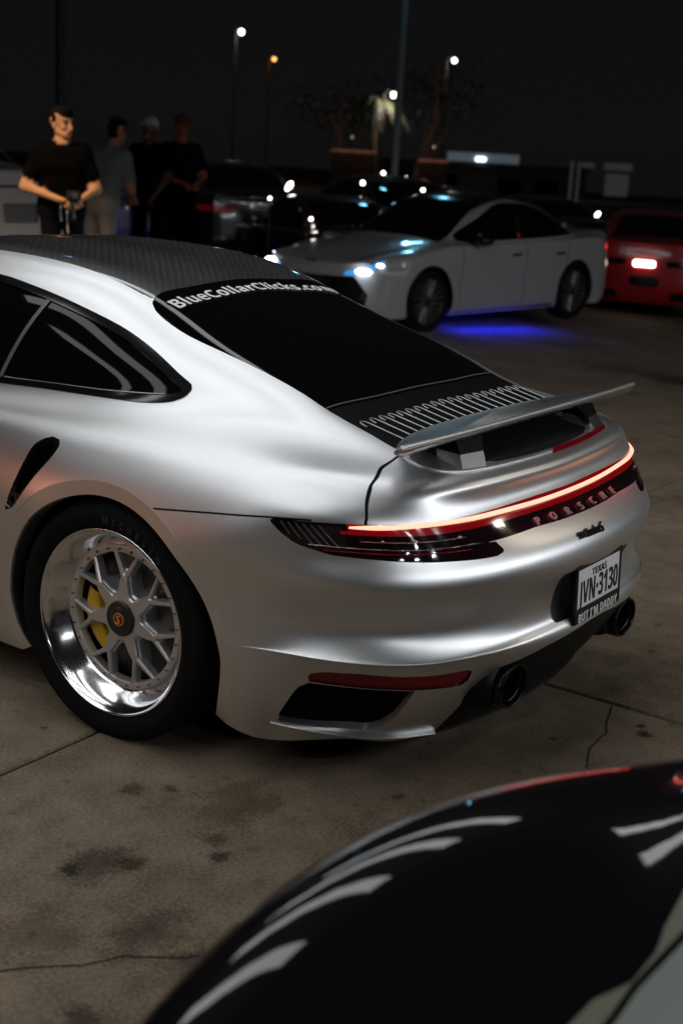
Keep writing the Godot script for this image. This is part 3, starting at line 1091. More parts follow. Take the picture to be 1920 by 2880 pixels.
	gap_strips(t, gap_near, func(p): return p.y - gap_height(p.z), 0.0026, car)
	t = left_over
	var deck_at := func(p: Vector3) -> float:
		var d := line_distance(Vector2(absf(p.x), p.y), deck_gap) * lerpf(1.0, 3.2, clampf((p.y - 0.862) / 0.05, 0.0, 1.0))
		for i in deck_gap.size() - 1:
			if p.y <= deck_gap[i + 1].y:
				var k := clampf((p.y - deck_gap[i].y) / (deck_gap[i + 1].y - deck_gap[i].y), 0.0, 1.0)
				return d * signf(absf(p.x) - lerpf(deck_gap[i].x, deck_gap[i + 1].x, k))
		return d * signf(absf(p.x) - 0.5)
	gap_strips(t, func(p): return absf(p.x) > 0.46 and absf(p.x) < 0.83 and p.z > 0.6 and p.y > 0.78 and p.y < 0.945, deck_at, 0.0024, car)
	t = left_over
	# bumper openings
	var fog := phi_poly(FOG)
	var low := func(p: Vector3) -> bool: return p.z > 0.35 and p.y < 0.52
	s = carve(t, low, func(p): return sdf(phi_y(p), fog))
	t = s[1]
	for side in [-1.0, 1.0]:
		var mine := func(p: Vector3) -> bool: return p.x * side > 0.0
		recess(pick(s[0], mine)[0], 0.006, "rear_reflector", MAT.red_reflector, car, MAT.gloss_black)
	var vent := phi_poly(VENT)
	s = carve(t, low, func(p): return sdf(phi_y(p), vent))
	t = s[1]
	for side in [-1.0, 1.0]:
		var mine := func(p: Vector3) -> bool: return p.x * side > 0.0
		var o := pick(s[0], mine)[0] as PackedInt32Array
		recess(o, 0.022, "bumper_vent", MAT.void_black, car, MAT.satin)
	var diff := phi_poly(DIFF)
	s = carve(t, low, func(p): return sdf(phi_y(p), diff))
	t = s[1]
	recess(s[0], 0.008, "diffuser", MAT.rough_black, car)
	var rec := func(p: Vector3) -> float:
		var q := Vector2(absf(p.x) - 0.215, absf(p.y - 0.515) - 0.058)
		return Vector2(maxf(q.x, 0), maxf(q.y, 0)).length() + minf(maxf(q.x, q.y), 0.0) - 0.016
	s = carve(t, func(p): return absf(p.x) < 0.35 and p.z > 0.9 and p.y > 0.38 and p.y < 0.66, rec)
	t = s[1]
	recess(s[0], 0.035, "plate_recess", MAT.satin, car)
	# side air intake
	var intake := poly(INTAKE, 4)
	s = carve(t, func(p): return absf(p.x) > 0.7 and p.z < -0.1 and p.z > -0.6 and p.y > 0.5, func(p): return sdf(Vector2(p.z, p.y), intake))
	t = s[1]
	for side in [-1.0, 1.0]:
		var mine := func(p: Vector3) -> bool: return p.x * side > 0.0
		var o := pick(s[0], mine)[0] as PackedInt32Array
		var q: Array = split(o, func(p): return sdf(Vector2(p.z, p.y), intake) + 0.011)
		part("intake_frame", skin_mesh(q[1], -0.003), MAT.gloss_black, car)
		recess(q[0], 0.04, "air_intake", MAT.gloss_black, car)
	# what is left: bumper, engine lid, body
	s = pick(t, func(p): return p.z > 0.2 and p.y < gap_height(p.z) - 0.001)
	var bumper: PackedInt32Array = s[0]
	part("rear_bumper", skin_mesh(bumper), MAT.satin, car)
	var inside_deck := func(p: Vector3) -> bool: return p.z > 0.62 and p.y > 0.78 and deck_at.call(p) < 0.0
	s = pick(s[1], inside_deck)
	var deck: PackedInt32Array = s[0]
	part("engine_lid", skin_mesh(deck), MAT.satin, car)
	part("body_shell", skin_mesh(s[1]), MAT.satin, car)
	# lip below the bumper and floor
	part("underbody", box_mesh(Vector3(0, 0.36, -1.15), Vector3(1.1, 0.44, 4.0), 0.04), MAT.void_black, car)
	var skirt := stool()
	for e in rim_edges(t):
		var a := SP[e.x]
		var b := SP[e.y]
		if a.y < 0.16 and b.y < 0.16 and a.z > 0.3:
			var ia := Vector3(a.x * 0.93, a.y - 0.028, a.z - 0.03)
			var ib := Vector3(b.x * 0.93, b.y - 0.028, b.z - 0.03)
			quad(skirt, a, b, ib, ia)
			quad(skirt, ia, ib, Vector3(b.x * 0.6, 0.16, b.z - 0.25), Vector3(a.x * 0.6, 0.16, a.z - 0.25))
	part("lower_lip", skirt.commit(), MAT.rough_black, car)
	for side in [-1.0, 1.0]:
		for zc in [0.0, -2.45]:
			var liner := part("arch_liner", lathe_x([[0.0, 0.415], [side * 0.34, 0.415], [side * 0.34, 0.05]], 40, -1.75, 1.75), MAT.void_black, car)
			liner.position = Vector3(-side * 0.86, 0.352, zc)
	# shelf under the vents that catches the light
	for side in [-1.0, 1.0]:
		var rows2 := [[], [], [], []]
		var pts := catmull([Vector3(0.846, 0.186, 0.553), Vector3(0.79, 0.166, 0.612), Vector3(0.725, 0.150, 0.686), Vector3(0.672, 0.142, 0.760), Vector3(0.60, 0.140, 0.826), Vector3(0.50, 0.133, 0.875)], 4)
		for k in pts.size():
			var e: float = float(k) / (pts.size() - 1)
			var p: Vector3 = pts[k] * Vector3(side, 1, 1)
			var outward := Vector3(p.x, 0, (p.z - 0.1)).normalized()
			var wide := lerpf(0.006, 0.034, pow(sin(PI * minf(0.5 + 0.0, 0.5)) * e, 1.6)) if e < 0.85 else lerpf(0.027, 0.004, (e - 0.85) / 0.15)
			rows2[0].append(p - outward * (0.006 + wide * 0.5) + Vector3(0, 0.006 + wide * 0.5, 0))
			rows2[1].append(p + outward * 0.006 + Vector3(0, 0.002, 0))
			rows2[2].append(p + outward * 0.008 + Vector3(0, -0.003, 0))
			rows2[3].append(p - outward * 0.01 + Vector3(0, -0.012, 0))
		part("vent_shelf", grid_mesh(rows2, false, side < 0), MAT.satin, car)
	# wheels
	var wl := dish_wheel(car, Vector3(-0.906, 0.352, 0.0), false, true)
	wl.rotation.x = 0.03
	for q in [[Vector3(0.906, 0.352, 0.0), PI], [Vector3(-0.872, 0.352, -2.45), 0.0], [Vector3(0.872, 0.352, -2.45), PI]]:
		var o := wl.duplicate()
		o.name = "wheel_%03d" % (car.get_child_count())
		car.add_child(o)
		o.position = q[0]
		o.rotation = Vector3(0.3, q[1], 0)
	# ---- details on the tail
	var rear_list: PackedInt32Array = pick(lens, func(p): return p.z > 0.5)[0]
	var path := []
	for p in [[0.818, 0.7785, 0.755], [0.78, 0.780, 0.803], [0.744, 0.781, 0.840], [0.69, 0.782, 0.876], [0.636, 0.783, 0.906], [0.56, 0.782, 0.931], [0.477, 0.780, 0.948], [0.30, 0.778, 0.970], [0.152, 0.776, 0.980], [0.0, 0.776, 0.984]]:
		path.append(Vector3(-p[0], p[1], p[2]))
	for k in range(path.size() - 2, -1, -1):
		path.append(path[k] * Vector3(-1, 1, 1))
	path = catmull(path, 5)
	var radii := []
	for k in path.size():
		var e: float = minf(k, path.size() - 1 - k) / 8.0
		radii.append(0.0064 * clampf(0.35 + e, 0.3, 1.0))
		path[k] += Vector3(path[k].x * 0.003, 0.001, 0.002)
	part("light_bar", tube(path, radii, 10), MAT.bar_glow, tail)
	for side in [-1.0, 1.0]:
		for row in [[0.742, 0.56, 0.80, 0.0013], [0.723, 0.53, 0.86, 0.0016], [0.7125, 0.56, 0.845, 0.0016]]:
			var line := []
			for k in 14:
				var x := lerpf(row[1], row[2], k / 13.0)
				var h := skin_rear(x * side, row[0], rear_list)
				line.append(h[0] + h[1] * 0.0005)
			part("lamp_line", tube(line, row[3], 6), MAT.lamp_chrome if row[0] > 0.72 else MAT.red_lens_dim, tail)
		for k in 6:
			# slanted fins in the outer end of the lamp
			var z0 := 0.583 + 0.020 * k
			var line := []
			for j in 5:
				var y := lerpf(0.776, 0.722 if k > 1 else 0.745 - 0.01 * k, j / 4.0)
				var h := skin_side(z0 + (0.776 - y) * 0.95, y, side, lens)
				if h[0] != Vector3.ZERO:
					line.append(h[0])
			if line.size() > 2:
				part("lamp_fin", tube(line, 0.0012, 6), MAT.lamp_fin, tail)
		for x in [0.70, 0.58, 0.765]:
			var h := skin_rear(x * side, 0.744, rear_list)
			var lath := lathe_y([[0.0001, 0.004], [0.004, 0.0025], [0.0045, 0.0]], 10)
			var o := part("reflector_dot", lath, MAT.lamp_chrome, tail)
			o.position = h[0]
	# red glow light of the bar
	var al := AreaLight3D.new()
	al.name = "light_bar_light"
	al.light_color = Color(1.0, 0.16, 0.12)
	al.light_energy = 0.07
	al.area_size = Vector2(1.2, 0.02)
	al.shadow_enabled = true
	add_child(al)
	al.look_at_from_position(Vector3(0, 0.776, 1.005), Vector3(0, 0.62, 1.8))
	# letters
	var strip := node_part("strip_lettering", car)
	var all_rear: PackedInt32Array = lens.duplicate()
	var word := "PORSCHE"
	for k in word.length():
		var x: float = lerpf(-0.262, 0.236, k / 6.0)
		var h := skin_rear(x, 0.7395, all_rear)
		var nrm: Vector3 = h[1]
		var up: Vector3 = (Vector3.UP - nrm * nrm.y).normalized()
		var right: Vector3 = up.cross(nrm).normalized()
		var o := part("letter", letter_mesh(word[k], 0.025, 0.006), MAT.letter_silver, strip)
		o.transform = Transform3D(Basis(right * 1.25, up, nrm), h[0] + nrm * 0.002 - up * 0.004)
	var badge := node_part("badge_lettering", car)
	var bx := -0.138
	for q in [["9", 0.021, 0.0], ["1", 0.021, 0.0], ["1", 0.021, 0.0], [" ", 0.008, 0.0], ["T", 0.026, 0.2], ["u", 0.026, 0.2], ["r", 0.026, 0.2], ["b", 0.026, 0.2], ["o", 0.026, 0.2], [" ", 0.012, 0.0], ["S", 0.030, 0.25]]:
		var wd := letter_width(q[0], q[1]) * 0.88
		if q[0] != " ":
			var h := skin_rear(bx + wd / 2, 0.682, bumper)
			var up: Vector3 = (Vector3.UP - h[1] * h[1].y).normalized()
			var right: Vector3 = up.cross(h[1]).normalized()
			var o := part("letter", letter_mesh(q[0], q[1], 0.005), MAT.badge_black, badge)
			o.transform = Transform3D(Basis(right, up + right * q[2], h[1]), h[0] + h[1] * 0.002)
		bx += wd
	# sticker on the rear window
	var sticker := node_part("window_lettering", car)
	word = "BlueCollarClicks.com"
	var total := 0.0
	for ch in word:
		total += letter_width(ch, 0.052)
	var wx := -0.435
	var squeeze := 0.875 / total
	for ch in word:
		var wd := letter_width(ch, 0.052) * squeeze
		var mid := wx + wd / 2
		var z := -0.232 + 0.028 * pow(absf(mid) / 0.44, 2.0)
		var h := skin_top(mid, z, glass_rear)
		var h2 := skin_top(mid, z - 0.02, glass_rear)
		var h3 := skin_top(mid + 0.015, z + 0.028 * (pow(absf(mid + 0.015) / 0.44, 2.0) - pow(absf(mid) / 0.44, 2.0)), glass_rear)
		var right: Vector3 = (h3[0] - h[0]).normalized()
		var nrm: Vector3 = right.cross((h2[0] - h[0]).normalized()).normalized()
		var up := nrm.cross(right)
		var o := part("letter", letter_mesh(ch, 0.052, 0.001, 600), MAT.sticker_white, sticker)
		o.transform = Transform3D(Basis(right * squeeze, up, nrm), h[0] + nrm * 0.001)
		wx += wd
	# seam under the glass and the slats of the engine cover
	var cover_list: PackedInt32Array = g[1]
	var seam := []
	for k in 21:
		var x := lerpf(-0.485, 0.485, k / 20.0)
		var h := skin_top(x, 0.431, black_all)
		seam.append(h[0] + h[1] * 0.0)
	part("cover_seam", tube(seam, 0.0022, 6), MAT.trim_grey, car)
	for k in 19:
		var x := lerpf(-0.452, 0.462, k / 18.0)
		var line := []
		var zs := 0.535 - 0.018 * (1.0 - absf(x) / 0.46)
		for q in [[-0.021, zs + 0.030], [-0.019, zs + 0.012], [-0.013, zs + 0.002], [-0.005, zs], [0.004, zs + 0.008], [0.0075, zs + 0.022], [0.0082, zs + 0.05], [0.0082, 0.64], [0.0082, 0.69], [0.0082, 0.735]]:
			var h := skin_top(clampf(x + q[0], -0.49, 0.49), q[1], cover_list)
			line.append(h[0] + h[1] * 0.003)
		part("slat", tube(catmull(line, 2), 0.0021, 5), MAT.slat, cover)
	# raised wing with its base
	var lip := []
	for p in [[0.525, 0.926, 0.70], [0.545, 0.914, 0.765], [0.540, 0.904, 0.815], [0.500, 0.897, 0.862], [0.43, 0.893, 0.890], [0.30, 0.890, 0.908], [0.15, 0.888, 0.918], [0.0, 0.888, 0.922]]:
		lip.append(Vector3(-p[0], p[1], p[2]))
	for k in range(lip.size() - 2, -1, -1):
		lip.append(lip[k] * Vector3(-1, 1, 1))
	lip = catmull(lip, 4)
	var rows := [[], [], [], [], [], []]
	for p in lip:
		var inn := Vector3(p.x * 0.93, 0.940 - 0.02 * (1.0 - pow(p.x / 0.55, 2.0)), 0.715)
		rows[0].append(Vector3(p.x * 0.985, p.y - 0.016, p.z - 0.012))
		rows[1].append(Vector3(p.x, p.y - 0.010, p.z - 0.001))
		rows[2].append(Vector3(p.x, p.y - 0.003, p.z))
		rows[3].append(p + Vector3(-p.x * 0.008, 0.0, -0.006))
		rows[4].append(p.lerp(inn, 0.4) + Vector3(0, -0.012, 0))
		rows[5].append(inn)
	var base := part("spoiler_base", grid_mesh(rows, false, true), MAT.satin, car)
	var cr := []
	for q in [[0.905, 0.893], [0.89, 0.902], [0.80, 0.922], [0.74, 0.934], [0.715, 0.93], [0.715, 0.90]]:
		var row := []
		for k in 13:
			var x := lerpf(-0.345, 0.345, k / 12.0)
			row.append(Vector3(x, q[1] - 0.004 * pow(x / 0.345, 4.0), q[0] - 0.03 * pow(x / 0.345, 2.0)))
		cr.append(row)
	part("spoiler_carrier", grid_mesh(cr, false, true), MAT.carrier, car)
	var brake := [[], [], []]
	for k in 13:
		var x := lerpf(-0.005, 0.44, k / 12.0)
		var at := Vector3(x, 0.888 + 0.005 * pow(x / 0.44, 2.0), 0.9255 - 0.038 * pow(absf(x) / 0.44, 2.2))
		brake[0].append(at + Vector3(0, -0.014, -0.002))
		brake[1].append(at + Vector3(0, -0.004, 0.003))
		brake[2].append(at + Vector3(0, 0.007, -0.006))
	part("brake_light", grid_mesh(brake, false, true), MAT.red_lens_dim, car)
	var wing := []
	for k in 61:
		var x := lerpf(-0.738, 0.738, k / 60.0)
		var e := pow(absf(x) / 0.738, 2.6)
		var zt := 0.858 - 0.012 * pow(absf(x) / 0.738, 3.0)
		var zl := minf(0.625 + 0.215 * e, zt - 0.02)
		var tip := sqrt(maxf(0.0, 1.0 - pow(absf(x) / 0.738, 24.0)))
		var yt := 0.984
		var yl: float = lerpf(yt - 0.002, 0.946, clampf((zt - zl) / 0.23, 0.0, 1.0))
		var th := 0.021 * lerpf(0.5, 1.0, tip)
		var ring := []
		for q in [[1.0, 0.0, 0.0], [1.012, 0.25, 0.004], [1.015, 0.6, 0.004], [1.0, 1.0, 0.0], [0.8, 1.0, -0.006], [0.5, 0.95, -0.006], [0.25, 0.85, -0.002], [0.08, 0.7, 0.0], [0.0, 0.4, 0.0], [0.03, 0.1, 0.0], [0.2, -0.35, 0.0], [0.5, -0.6, 0.0], [0.8, -0.4, 0.0]]:
			ring.append(Vector3(x, lerpf(yl, yt, q[0]) + (q[1] - 0.5) * th + q[2], lerpf(zl, zt, q[0])))
		wing.append(ring)
	part("rear_wing", grid_mesh(wing, true), MAT.wing_metal, car)
	var te := []
	for k in 61:
		te.append(wing[k][2] + Vector3(0, 0.001, 0.0))
	part("wing_edge", tube(te, 0.0072, 8), MAT.satin, car)
	var caps := stool()
	fan(caps, wing[0], true)
	fan(caps, wing[60], false)
	part("wing_tip", caps.commit(), MAT.wing_metal, car)
	for side in [-1.0, 1.0]:
		var stt := stool()
		var x0: float = side * 0.415
		loft(stt, [[Vector3(x0 - side * 0.055, 0.880, 0.898), Vector3(x0 + side * 0.045, 0.880, 0.880), Vector3(x0 + side * 0.045, 0.888, 0.80), Vector3(x0 - side * 0.055, 0.888, 0.80)], [Vector3(x0 - side * 0.075, 0.930, 0.868), Vector3(x0 + side * 0.025, 0.930, 0.852), Vector3(x0 + side * 0.025, 0.935, 0.775), Vector3(x0 - side * 0.075, 0.935, 0.775)]])
		part("wing_strut", stt.commit(), MAT.wing_metal, car)
		stt = stool()
		loft(stt, [[Vector3(x0 - side * 0.076, 0.929, 0.870), Vector3(x0 + side * 0.026, 0.929, 0.854), Vector3(x0 + side * 0.026, 0.934, 0.774), Vector3(x0 - side * 0.076, 0.934, 0.774)], [Vector3(x0 - side * 0.11, 0.968, 0.840), Vector3(x0 + side * 0.02, 0.968, 0.832), Vector3(x0 + side * 0.02, 0.956, 0.73), Vector3(x0 - side * 0.11, 0.956, 0.73)]])
		part("strut_foot", stt.commit(), MAT.cover_black, car)
	# exhausts
	for side in [-1.0, 1.0]:
		var ex := node_part("exhaust_tip", car)
		ex.position = Vector3(side * 0.385, 0.290, -0.042)
		var prof := []
		for q in [[0.80, 0.070], [1.0, 0.0735], [1.085, 0.074], [1.094, 0.072], [1.096, 0.068], [1.092, 0.0635], [1.06, 0.061], [0.95, 0.058], [0.85, 0.0001]]:
			var row := []
			for k in 41:
				var a := TAU * k / 40
				row.append(Vector3(cos(a) * q[1] * 1.12, sin(a) * q[1] * 0.88, q[0]))
			prof.append(row)
		part("outer_ring", grid_mesh(prof, false, true), MAT.exhaust_black, ex)
		prof = []
		for q in [[1.0, 0.05], [1.082, 0.052], [1.086, 0.0505], [1.08, 0.048], [0.9, 0.046]]:
			var row := []
			for k in 41:
				var a := TAU * k / 40
				row.append(Vector3(cos(a) * q[1] * 1.12, sin(a) * q[1] * 0.88, q[0]))
			prof.append(row)
		part("inner_ring", grid_mesh(prof, false, true), MAT.exhaust_black, ex)
		# rounded shroud above the tip
		prof = []
		for q in [[0.86, 0.118], [0.96, 0.115], [1.02, 0.108], [1.055, 0.097], [1.07, 0.084], [1.072, 0.076], [1.05, 0.074]]:
			var row := []
			for k in 31:
				var a := lerpf(-0.5, PI + 0.5, k / 30.0)
				row.append(Vector3(cos(a) * q[1] * 1.15, sin(a) * q[1] * 0.95, q[0]))
			prof.append(row)
		part("shroud", grid_mesh(prof, false, true), MAT.rough_black, ex)
	# fins of the diffuser
	for x in [-0.16, 0.0, 0.16]:
		var stf := stool()
		loft(stf, [[Vector3(x - 0.006, 0.13, 0.70), Vector3(x - 0.006, 0.30, 0.98), Vector3(x - 0.006, 0.24, 0.985), Vector3(x - 0.006, 0.12, 0.88)], [Vector3(x + 0.006, 0.13, 0.70), Vector3(x + 0.006, 0.30, 0.98), Vector3(x + 0.006, 0.24, 0.985), Vector3(x + 0.006, 0.12, 0.88)]])
		part("diffuser_fin", stf.commit(), MAT.rough_black, car)
	# number plate
	var plate := node_part("number_plate", car)
	plate.transform = Transform3D(Basis(Vector3.RIGHT, deg_to_rad(-3.0)), Vector3(0, 0.513, 1.106))
	part("plate_sheet", box_mesh(Vector3(0, 0.006, 0), Vector3(0.300, 0.135, 0.003), 0.001), MAT.plate_white, plate)
	part("plate_frame", frame_mesh(0.312, 0.172, 0.2905, 0.118, 0.012, 0.008), MAT.plate_black, plate)
	part("plate_bracket", box_mesh(Vector3(0, 0, -0.024), Vector3(0.20, 0.12, 0.04), 0.004), MAT.rough_black, plate)
	part("frame_foot", box_mesh(Vector3(0, -0.0745, 0.0), Vector3(0.312, 0.036, 0.008), 0.002), MAT.plate_black, plate)
	_line(plate, "plate_characters", "JVN·3130", 0.068, 0.0, -0.012, 0.0022, MAT.plate_ink, 0.272)
	_line(plate, "plate_state", "TEXAS", 0.020, 0.0, 0.0475, 0.0022, MAT.plate_ink, 0.10)
	_line(plate, "frame_lettering", "BUT I'M DADDY", 0.026, 0.0, -0.0755, 0.0045, MAT.plate_white, 0.27)

var left_over := PackedInt32Array()

func gap_strips(t: PackedInt32Array, near: Callable, signed: Callable, half: float, parent: Node3D) -> void:
	var a: Array = pick(t, near)
	var b: Array = split(a[0], func(p): return signed.call(p) - half)
	var c: Array = split(b[0], func(p): return signed.call(p) + half)
	left_over = a[1]
	left_over.append_array(b[1])
	left_over.append_array(c[0])
	for side in [-1.0, 1.0]:
		recess(pick(c[1], func(p): return p.x * side > 0.0)[0], 0.012, "panel_gap", MAT.gap, parent)

func frame_mesh(w: float, h: float, wi: float, hi: float, shift: float, d: float) -> ArrayMesh:
	var st := stool()
	var o := [Vector2(-w / 2, -h / 2), Vector2(w / 2, -h / 2), Vector2(w / 2, h / 2), Vector2(-w / 2, h / 2)]
	var i := [Vector2(-wi / 2, -hi / 2 + shift), Vector2(wi / 2, -hi / 2 + shift), Vector2(wi / 2, hi / 2 + shift), Vector2(-wi / 2, hi / 2 + shift)]
	for k in 4:
		var j := (k + 1) % 4
		var rings := []
		for q in [[o[k], i[k]], [o[j], i[j]]]:
			rings.append([Vector3(q[0].x, q[0].y, d / 2), Vector3(q[1].x, q[1].y, d / 2), Vector3(q[1].x, q[1].y, -d / 2), Vector3(q[0].x, q[0].y, -d / 2)])
		loft(st, rings, false)
	return st.commit()

func _line(parent: Node3D, called: String, text: String, height: float, x: float, y: float, z: float, m: Material, width: float) -> void:
	var o := part(called, letter_mesh(text, height, 0.0015, 700, "Droid Sans"), m, parent)
	var b: AABB = o.mesh.get_aabb()
	o.scale.x = width / maxf(b.size.x, 0.001)
	o.position = Vector3(x - b.get_center().x * o.scale.x, y - b.get_center().y, z)

# point of a region seen from the side (z, y)
func skin_side(z: float, y: float, side: float, list: PackedInt32Array) -> Array:
	var p := Vector2(z, y)
	for i in range(0, list.size(), 3):
		var a := SP[list[i]]
		var b := SP[list[i + 1]]
		var c := SP[list[i + 2]]
		if a.x * side < 0.0 or minf(a.z, minf(b.z, c.z)) > z or maxf(a.z, maxf(b.z, c.z)) < z or minf(a.y, minf(b.y, c.y)) > y or maxf(a.y, maxf(b.y, c.y)) < y:
			continue
		var w := bary(p, Vector2(a.z, a.y), Vector2(b.z, b.y), Vector2(c.z, c.y))
		if minf(w.x, minf(w.y, w.z)) < -0.001:
			continue
		return [Vector3(a.x * w.x + b.x * w.y + c.x * w.z, y, z), (SN[list[i]] * w.x + SN[list[i + 1]] * w.y + SN[list[i + 2]] * w.z).normalized()]
	return [Vector3.ZERO, Vector3.UP]
# ---------------------------------------------------------------- ground
func fall(x: float, z: float) -> float:
	# level round the coupe, then tilted: higher to the left of the view, lower to the right
	var deep := x * 0.83 - z * 0.56
	var across := clampf(x * 0.56 + z * 0.83, -7.0, 7.0)
	return -0.062 * (across + 1.3) * smoothstep(1.5, 9.0, deep) - 0.012 * maxf(0.0, deep - 9.0)

func concrete_texture(seed_no: int, special: bool) -> ImageTexture:
	var n := 1024
	var f := FastNoiseLite.new()
	f.seed = seed_no
	f.noise_type = FastNoiseLite.TYPE_SIMPLEX_SMOOTH
	f.fractal_octaves = 5
	f.frequency = 0.004
	var big := f.get_image(n, n)
	f.seed = seed_no + 7
	f.frequency = 0.03
	f.fractal_octaves = 3
	var mid := f.get_image(n, n)
	f.seed = seed_no + 13
	f.frequency = 0.35
	f.fractal_octaves = 2
	var fine := f.get_image(n, n)
	f.seed = seed_no + 21
	f.noise_type = FastNoiseLite.TYPE_CELLULAR
	f.fractal_octaves = 1
	f.frequency = 0.018
	f.cellular_jitter = 1.0
	var cell := f.get_image(n, n)
	var b := big.get_data()
	var m := mid.get_data()
	var g := fine.get_data()
	var c := cell.get_data()
	var step := big.get_data().size() / (n * n)
	var out := PackedByteArray()
	out.resize(n * n * 3)
	var rng := RandomNumberGenerator.new()
	rng.seed = seed_no
	for i in n * n:
		var v := 1.0 + (b[i * step] - 128.0) / 128.0 * 0.20 + (m[i * step] - 128.0) / 128.0 * 0.17 + (g[i * step] - 128.0) / 128.0 * 0.34
		var spot := c[i * step]
		if spot < 18:
			v *= 0.72 + 0.28 * spot / 18.0
		var w := (b[((i * 7) % (n * n)) * step] - 128.0) / 1200.0
		out[i * 3] = clampi(int(112.0 * pow(v, 0.6)), 0, 255)
		out[i * 3 + 1] = clampi(int(101.0 * pow(v, 0.6)), 0, 255)
		out[i * 3 + 2] = clampi(int(86.0 * pow(v, 0.6)), 0, 255)
	# oil drops, patches and cracks
	var blots := []
	for k in 130:
		blots.append([rng.randf() * n, rng.randf() * n, rng.randf_range(2, 5), rng.randf_range(0.2, 0.5)])
	for k in 26:
		blots.append([rng.randf() * n, rng.randf() * n, rng.randf_range(10, 60), rng.randf_range(0.06, 0.2)])
	var cracks := []
	if special:
		# this slab spans x -4.25 .. 0.35 and z -0.04 .. 4.56
		for q in [[-1.46, 0.50, 22, 0.5], [-1.40, 0.56, 10, 0.6], [-1.52, 0.46, 9, 0.6], [-1.12, 0.28, 12, 0.5], [-1.05, 0.36, 8, 0.5], [-1.60, 0.80, 26, 0.42], [-1.62, 0.94, 16, 0.38], [-1.24, 0.70, 8, 0.65], [-1.18, 0.64, 12, 0.4], [-1.66, 1.08, 11, 0.45], [-1.5, 1.12, 9, 0.45], [-0.94, 1.10, 6, 0.7], [-1.10, 1.22, 6, 0.7], [-1.9, 0.9, 14, 0.5], [-2.0, 1.2, 16, 0.45], [0.25, 1.20, 6, 0.85], [0.20, 1.23, 8, 0.85], [-0.2, 1.5, 30, 0.3], [-1.0, 0.55, 40, 0.22], [-0.85, 0.95, 34, 0.2]]:
			blots.append([(q[0] + 4.25) / 4.6 * n, (q[1] + 0.04) / 4.6 * n, q[2], q[3]])
		cracks.append([[-2.3, 0.52], [-1.9, 0.66], [-1.77, 0.78], [-1.69, 0.82], [-1.62, 0.93], [-1.5, 1.02], [-1.36, 1.14], [-1.2, 1.2], [-0.9, 1.5], [-0.8, 2.2]])
		cracks.append([[0.35, 1.07], [0.27, 1.10], [0.20, 1.115], [0.14, 1.14], [0.0, 1.155], [-0.14, 1.2], [-0.2, 1.34], [-0.32, 1.5], [-0.3, 2.0]])
	else:
		var x := rng.randf_range(0.5, 4.0)
		var z := 0.0
		var line := []
		while z < 4.6:
			line.append([x - 4.25, z - 0.04])
			z += rng.randf_range(0.15, 0.4)
			x += rng.randf_range(-0.18, 0.2)
		cracks.append(line)
	for q in blots:
		var r: float = q[2]
		var kx := rng.randf_range(0.7, 1.4)
		var ph := rng.randf() * 6.0
		for y in range(maxi(0, int(q[1] - r * 1.5)), mini(n, int(q[1] + r * 1.5))):
			for x in range(maxi(0, int(q[0] - r * 1.5)), mini(n, int(q[0] + r * 1.5))):
				var dx: float = (x - q[0]) * kx
				var dy: float = (y - q[1])
				var a := atan2(dy, dx)
				var e := sqrt(dx * dx + dy * dy) / (r * (0.9 + 0.09 * sin(3.0 * a + ph) + 0.05 * sin(5.0 * a + 2.0 * ph))) + (m[(y * n + x) * step] - 128.0) / 420.0 + (g[(y * n + x) * step] - 128.0) / 500.0
				if e < 1.0:
					var k: float = 1.0 - q[3] * 0.75 * smoothstep(1.0, 0.2, e)
					var i := (y * n + x) * 3
					out[i] = int(out[i] * k)
					out[i + 1] = int(out[i + 1] * k * 0.99)
					out[i + 2] = int(out[i + 2] * k * 0.97)
	for line in cracks:
		for j in line.size() - 1:
			var p := Vector2((line[j][0] + 4.25) / 4.6 * n, (line[j][1] + 0.04) / 4.6 * n)
			var q := Vector2((line[j + 1][0] + 4.25) / 4.6 * n, (line[j + 1][1] + 0.04) / 4.6 * n)
			var steps := int(p.distance_to(q) * 1.5) + 1
			for k in steps:
				var at := p.lerp(q, float(k) / steps)
				at += Vector2(f.get_noise_2d(at.x * 1.2, at.y), f.get_noise_2d(at.y, at.x * 1.3 + 99.0)) * 3.0
				for ox in [0, 1]:
					var x: int = int(at.x) + ox
					var y: int = int(at.y)
					if x >= 0 and y >= 0 and x < n and y < n:
						var i: int = (y * n + x) * 3
						for ch in 3:
							out[i + ch] = int(out[i + ch] * (0.45 if ox == 0 else 0.7))
	return ImageTexture.create_from_image(Image.create_from_data(n, n, false, Image.FORMAT_RGB8, out))

